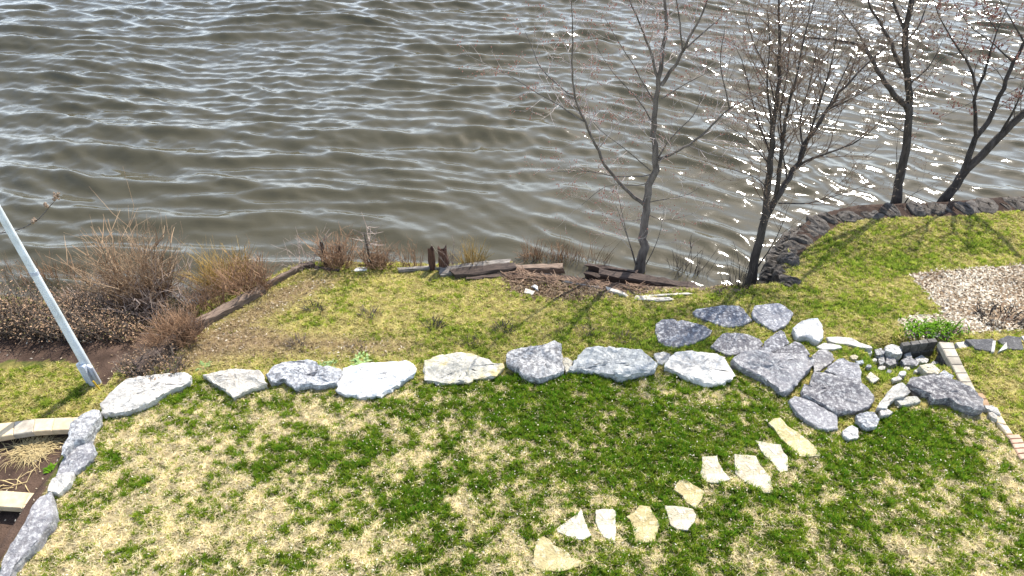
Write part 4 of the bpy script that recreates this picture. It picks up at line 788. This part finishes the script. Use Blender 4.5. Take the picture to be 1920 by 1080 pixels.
sh = shrub('sapling', 'straight dark stem crowned with pale twigs at the water edge', 700, 499, .02, .02, .80, 1, BARKD, 10, .02, .02, 0, .022, cat='sapling', tangle=.02)
r_ = random.Random(4); mb = MB(); g0 = G(700, 499)
for i in range(26):
    q = g0 + (r_.gauss(0, .01), r_.gauss(0, .01), r_.uniform(.35, .82)); d = np.array([r_.gauss(0, 1), r_.gauss(0, 1), r_.gauss(.5, .5)]); d /= np.linalg.norm(d); mb.tube([q, q + d * .14, q + d * .26 + (0, 0, .03)], [.006, .005, .003], 3, False)
mb.obj('twigs', GREYS, sh)
for i, (lab, u, v, rx, hg, n, mt) in enumerate([
    ('thin olive reeds in the water just beyond the rotten posts', 885, 500, .16, .42, 44, GOLD), ('sparse thin stems between the dark stem and rotten posts', 775, 500, .20, .42, 16, TWIGR),
    ('clump of reeds behind the lifted grey timber', 1002, 494, .16, .48, 46, TWIGR), ('wider clump of brown reeds behind the bridging timber', 1058, 496, .26, .44, 66, TWIGR),
    ('single sparse reeds behind the wet hollow', 1118, 500, .22, .5, 12, TWIGT), ('thin dark sprouts in the glittering water beside the red budded tree', 1290, 520, .30, .55, 22, BARKD),
    ('thin dark sprouts at the foot of the many stemmed tree', 1385, 535, .22, .5, 16, BARKD), ('pale tuft of stems beside the stouter rotten post', 846, 508, .05, .5, 8, GREYS),
    ('low brown stems along the water beyond the dry hedge', 110, 535, .5, .5, 60, TWIGR), ('brown stems in the shallows between hedge and golden reeds', 385, 575, .30, .42, 50, TWIGR), ('scattered brown stems at the hedge end near the picture edge', 20, 528, .4, .45, 30, TWIGT)]):
    shrub('reeds', lab, u, v, rx, rx * .5, hg * 1.45, int(n * 1.5), mt, 30 + i, .12, .16, 1, .0036, cat='reeds', tangle=.07)
for i, (lab, u, v, hg) in enumerate([('bare sprig on the tan side of the terrace near the long timber', 590, 582, .24), ('bare sprig in the brown patch in the upper terrace', 693, 592, .22), ('dark bare sprig in the greenest part of the terrace', 812, 612, .22),
    ('low brown sprig near the grey fractured boulder', 557, 645, .18), ('brown stubble of a cut plant above the white and blue boulder', 668, 655, .14), ('bare sprig above the craggy grey and white boulder', 944, 620, .20),
    ('faint brown sprig on the terrace above the blue grey boulder', 1097, 624, .18), ('brown stubble above the cream stained boulder', 878, 642, .14), ('brown stubble above the small wedged pale stone', 1170, 636, .14)]):
    shrub('bare_sprig', lab, u, v, .12, .09, hg, 26, BARKD if i in (0, 2, 5) else TWIGB, 60 + i, .3, .9, 2, .004, cat='sprig', group='cut back plants on the terrace', tangle=.12)
# the dry hedge at the water
hd = empty('hedge', G(60, 640)); tag(hd, 'long low brown hedge of dry leaves beside the water', 'hedge'); r_ = random.Random(77); tw, lf, lg = MB(), MB(), MB()
for i in range(2300):
    u = r_.uniform(-260, 262); v = 612 + 26 * (u / 260.0) * .3 + r_.uniform(-36, 30); q = P(u, v, .3); p = np.array([q[0], q[1], max(h1(q[0], q[1]), 0)])
    hg = (.48 + .10 * math.sin(u * .045) + .07 * math.sin(u * .13 + 1)) * r_.uniform(.45, 1.1) * (1 - .45 * max(0, (u - 120) / 150)); d = np.array([r_.gauss(0, .35), r_.gauss(0, .35), 1.0]); d /= np.linalg.norm(d)
    m1 = p + d * hg * .55; e = m1 + (d + np.array([r_.gauss(0, .5), r_.gauss(0, .5), r_.gauss(0, .3)])) * hg * .5; tw.tube([p, m1, e], [.006, .005, .002], 3, False)
    for _ in range(4):
        t = r_.random(); c0 = (p + (m1 - p) * t) if r_.random() < .3 else m1 + (e - m1) * t; c0 = c0 + np.array([r_.gauss(0, .03)] * 1 + [r_.gauss(0, .03), r_.gauss(0, .03)])
        (lg if r_.random() < .12 else lf).leaf(c0, np.array([r_.gauss(0, 1), r_.gauss(0, 1), r_.gauss(0, .8)]), np.array([r_.gauss(0, .5), r_.gauss(0, .5), 1.]), r_.uniform(.02, .05), r_.uniform(.012, .03))
tw.obj('stems', TWIGB, hd); lf.obj('leaves', LEAFD, hd); lg.obj('olive_leaves', simple('olive_leaf', (.09, .075, .025), (.22, .19, .07), 9, .8, None, 0), hd)
# daylilies, rosettes, dry ornamental grass
GREENL = simple('fresh_green_leaf', (.04, .115, .005), (.14, .26, .015), 14, .95, None, 0, spec=.05); SAGE = simple('sage_green_leaf', (.10, .17, .04), (.24, .31, .11), 14, .6, None, 0); DRYG = simple('dry_grass_leaf', (.26, .19, .08), (.46, .36, .18), 12, .8, None, 0)
def arching(name, label, u, v, n, L, W, mat, seed, cat='plant', rx=.10, lift=.9, stiff=.55):
    r = random.Random(seed); g = G(u, v); root = empty(name, g); tag(root, label, cat); mb = MB()
    for i in range(n):
        a = r.uniform(0, 6.28); p = np.array([g[0] + r.gauss(0, rx), g[1] + r.gauss(0, rx * .7), 0]); p[2] = h1(p[0], p[1]); d = np.array([math.cos(a) * stiff, math.sin(a) * stiff, lift]); d /= np.linalg.norm(d)
        ll = L * r.uniform(.6, 1.15); w = np.array([-math.sin(a), math.cos(a), 0]) * W; q1 = p + d * ll * .5; d2 = d + np.array([math.cos(a) * .5, math.sin(a) * .5, -.75]); q2 = q1 + d2 / np.linalg.norm(d2) * ll * .5
        mb.add([p - w * .4, p + w * .4, q1 + w * .5, q1 - w * .5, q2], [(0, 1, 2, 3), (3, 2, 4)])
    mb.obj('leaves', mat, root); return root
arching('daylily', 'bright green daylily clump, one nearer the tumbled rocks', 1723, 621, 120, .18, .016, GREENL, 1, rx=.12)
arching('daylily', 'bright green daylily clump, one nearer the leaf mulch', 1766, 621, 130, .20, .016, GREENL, 2, rx=.13)
arching('leafy_rosette', 'pale green leafy rosette directly behind the white and blue boulder', 676, 680, 40, .14, .035, SAGE, 3, lift=.5, stiff=.8, rx=.05)
arching('leafy_rosette', 'smaller green rosette at the corner of the grey fractured boulder', 613, 688, 26, .11, .03, SAGE, 4, lift=.5, stiff=.8, rx=.05)
arching('leafy_rosette', 'little green rosette behind the long low white boulder', 320, 692, 16, .10, .03, SAGE, 5, lift=.5, stiff=.8, rx=.03)
arching('leafy_rosette', 'little green rosette above the white wedge boulder', 384, 686, 18, .10, .03, SAGE, 6, lift=.5, stiff=.8, rx=.04)
arching('ornamental_grass', 'flattened straw coloured grass clump in the upper planting bed', 62, 842, 330, .34, .006, DRYG, 7, rx=.11, lift=.30, stiff=1.0)
arching('leafy_rosette', 'small green weed in the upper planting bed', 98, 880, 16, .10, .03, GREENL, 8, lift=.6, stiff=.8, rx=.03)
arching('ornamental_grass', 'few pale dead stalks above the lower block edging', 30, 912, 12, .24, .010, DRYG, 9, rx=.10, lift=.3, stiff=1.0)
shrub('shrub', 'bare dark twigs lying in the brown hollow of the leaf mulch', 1885, 600, .35, .25, .30, 60, BARKD, 95, .6, 1.3, 2, .005, tangle=.2)

# ------------------------------------------------------------------ loose litter and grass
VIEWF = [(-6.2, 2.6), (6.8, 2.6), (8.6, 7.2), (-8.0, 7.2)]
def scatter(poly, n, r):
    p = np.array(poly); lo, hi = p.min(0), p.max(0); x = r.uniform(lo[0], hi[0], n); y = r.uniform(lo[1], hi[1], n); m = inside(poly, x, y); return x[m], y[m]
def keep_off_stones(x, y):
    k = np.ones(len(x), bool)
    for q in STONE_POLYS: k &= ~inside(q, x, y)
    return k
def flakes(x, y, z, L, W, col, r, tilt=.5):
    n = len(x); a = r.uniform(0, 6.283, n); d = np.c_[np.cos(a), np.sin(a), r.normal(0, tilt, n)]; d /= np.linalg.norm(d, axis=1)[:, None]
    w = np.c_[-np.sin(a), np.cos(a), r.normal(0, tilt, n)]; p = np.c_[x, y, z]
    v = np.stack([p - d * L[:, None] / 2, p + w * W[:, None] / 2, p + d * L[:, None] / 2, p - w * W[:, None] / 2], 1).reshape(-1, 3)
    return v, np.arange(4 * n).reshape(n, 4), np.repeat(col, 4, 0)
def leaf_field(name, label, poly, n, pale, L0, seed, wob=.1, dens=None):
    r = np.random.default_rng(seed); x, y = scatter(poly, n, r); x = x + wob * r.normal(0, 1, len(x)); y = y + wob * r.normal(0, 1, len(y))
    k = keep_off_stones(x, y)
    if dens is not None: k &= r.random(len(x)) < dens(x, y)
    x, y = x[k], y[k]; z = H(x, y) + r.uniform(.004, .03, len(x)) + (.025 if name == 'lawn_flecks' else 0); k = z > .02; x, y, z = x[k], y[k], z[k]
    t = np.clip(r.beta(1.3, 1.1, len(x)) * .75 + .35 * fbm(x * 1.4, y * 1.4, seed, 3) + pale, 0, 1); col = np.where((t < .5)[:, None], lerp((.09, .055, .03), (.32, .235, .15), t * 2), lerp((.32, .235, .15), (.74, .67, .54), np.clip(t * 2 - 1, 0, 1)))
    v, f, c_ = flakes(x, y, z, L0 * r.uniform(.6, 1.5, len(x)), L0 * r.uniform(.3, .7, len(x)), col, r); o = np_mesh(name, v, f, LEAFM, c_, 4); return tag(o, label, 'leaf litter', None, 'stuff')
HOLLOW = [(*P(1885, 600, .6)[:2], .55, .4, -1.0), (*P(1905, 560, .6)[:2], .3, .3, -.6), (*P(1735, 525, .6)[:2], .2, .2, -.5)]
leaf_field('leaf_mulch', 'thick bed of pale fallen leaves above the flagstones', MULCH, 44000, .20, .05, 3, .03, lambda x, y: np.clip(1 + field(HOLLOW, x, y) * .92, .05, 1))
leaf_field('leaf_litter', 'brown leaf litter around the driftwood along the bank', LITTER, 12000, -.22, .045, 4, .05)
leaf_field('fallen_leaves', 'scattered tan leaves over the bare side of the terrace', BROWN, 5200, .05, .035, 5, .12)
leaf_field('lawn_flecks', 'tiny pale bits of dead leaf strewn over the front lawn', FRONT, 5200, .35, .020, 9, .1, lambda x, y: inside(VIEWF, x, y) * .9)
leaf_field('bed_litter', 'bits of dead leaf on the dark soil by the hedge and beds', SOIL, 900, -.05, .035, 6, .05)
leaf_field('soil_crumbs', 'pale crumbs and dead leaf bits in the planting beds', BED, 420, .1, .03, 8, .03)
# sticks washed up in the hollow
r_ = random.Random(31); mb = MB()
for i in range(620):
    u = r_.uniform(945, 1200); v = np.interp(u, [945, 1000, 1100, 1200], [532, 540, 553, 563]) + r_.gauss(0, 9); g = P(u, v, .3); z = max(h1(g[0], g[1]), .02) + r_.uniform(.01, .06); a = r_.gauss(0, .6) - .25; L = r_.uniform(.08, .4)
    p = np.array([g[0], g[1], z]); d = np.array([math.cos(a), math.sin(a), r_.gauss(0, .12)]); mb.tube([p - d * L / 2, p + np.array([0, r_.gauss(0, .02), .01]), p + d * L / 2], [.004, .007, .003], 3, False)
tag(mb.obj('driftwood_litter', simple('driftwood_sticks', (.07, .035, .022), (.30, .20, .13), 6, .85, None, 0)), 'matted brown sticks and driftwood washed into the bank', 'driftwood', None, 'stuff')

def grass(name, label, poly, n, seed, front, extra=None):
    r = np.random.default_rng(seed); x, y = scatter(poly, n, r); k = keep_off_stones(x, y)
    if extra is not None: k &= extra(x, y)
    x, y = x[k], y[k]; z = H(x, y); k = z > .18; x, y, z = x[k], y[k], z[k]; n = len(x)
    g = greenness(x, y, np.full(n, front)); wx_ = x + .1 * fbm(x * 4, y * 4, 71, 2); br = sstep(-.25, .3, sdf(BROWN, wx_, y)) if not front else np.zeros(n); g = g - .75 * br
    isg = r.random(n) < np.clip(sstep(-.10, 1.05, g), .03, .97); t = r.random(n); lush = np.clip((g - .60) * 1.5, 0, 1)
    tuft = np.clip(.5 + 1.1 * fbm(x * 21, y * 24, 57, 3, .7), 0, 1)     # height and density of the little tufts; their shade goes into the colour
    if front:
        cg = lerp(lerp((.24, .30, .024), (.075, .205, .010), lush), (.40, .40, .05), (t ** 2) * .7); cs = lerp((.84, .74, .48), (.54, .43, .22), t)
    else:
        cg = lerp(lerp((.31, .355, .045), (.115, .225, .02), lush), (.54, .55, .09), (t ** 2) * .8); cs = lerp((.66, .59, .24), (.40, .31, .11), t)
        cs = lerp(cs, lerp((.46, .34, .20), (.22, .145, .08), t), br * .9); cg = lerp(cg, (.26, .21, .09), br * .55)
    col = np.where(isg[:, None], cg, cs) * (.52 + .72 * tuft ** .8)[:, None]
    L = np.where(isg, r.uniform(.025, .052, n) * (.8 + .45 * lush) * (.55 + .9 * tuft), r.uniform(.03, .065, n)); W = np.where(isg, r.uniform(.004, .008, n), r.uniform(.003, .007, n))
    a = r.uniform(0, 6.283, n); el = np.where(isg, r.uniform(.6, 1.45, n), r.uniform(.02, .45, n))
    d = np.c_[np.cos(a) * np.cos(el), np.sin(a) * np.cos(el), np.sin(el)]; b2 = r.uniform(0, 6.283, n); w = np.c_[np.cos(b2), np.sin(b2), np.zeros(n)] * W[:, None]
    w = np.where(isg[:, None], w, np.c_[-np.sin(a), np.cos(a), r.normal(0, .3, n)] * W[:, None])
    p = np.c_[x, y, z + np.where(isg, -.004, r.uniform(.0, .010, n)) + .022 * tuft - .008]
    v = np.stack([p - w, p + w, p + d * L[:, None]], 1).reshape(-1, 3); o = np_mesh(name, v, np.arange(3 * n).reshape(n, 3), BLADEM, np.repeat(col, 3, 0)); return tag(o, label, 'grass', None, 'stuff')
inview = lambda x, y: inside(VIEWF, x, y)
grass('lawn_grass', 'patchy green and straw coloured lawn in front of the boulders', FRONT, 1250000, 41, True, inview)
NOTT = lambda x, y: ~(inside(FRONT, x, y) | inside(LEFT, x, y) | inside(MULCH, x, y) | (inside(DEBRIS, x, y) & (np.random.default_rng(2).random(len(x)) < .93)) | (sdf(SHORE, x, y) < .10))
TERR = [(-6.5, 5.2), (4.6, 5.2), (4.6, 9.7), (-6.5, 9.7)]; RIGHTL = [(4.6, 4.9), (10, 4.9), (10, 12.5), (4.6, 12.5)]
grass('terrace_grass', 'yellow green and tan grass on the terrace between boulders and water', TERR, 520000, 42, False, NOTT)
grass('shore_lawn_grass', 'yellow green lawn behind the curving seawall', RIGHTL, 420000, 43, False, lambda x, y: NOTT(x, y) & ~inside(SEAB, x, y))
LEFTG = WP([(-300, 700), (0, 684), (120, 672), (165, 692), (205, 735), (185, 775), (165, 782), (0, 792), (-300, 830)], .5)
grass('side_lawn_grass', 'small green lawn around the foot of the white pole', LEFTG, 60000, 44, False)
for o in bpy.data.objects:
    if '_o' in o: del o['_o']
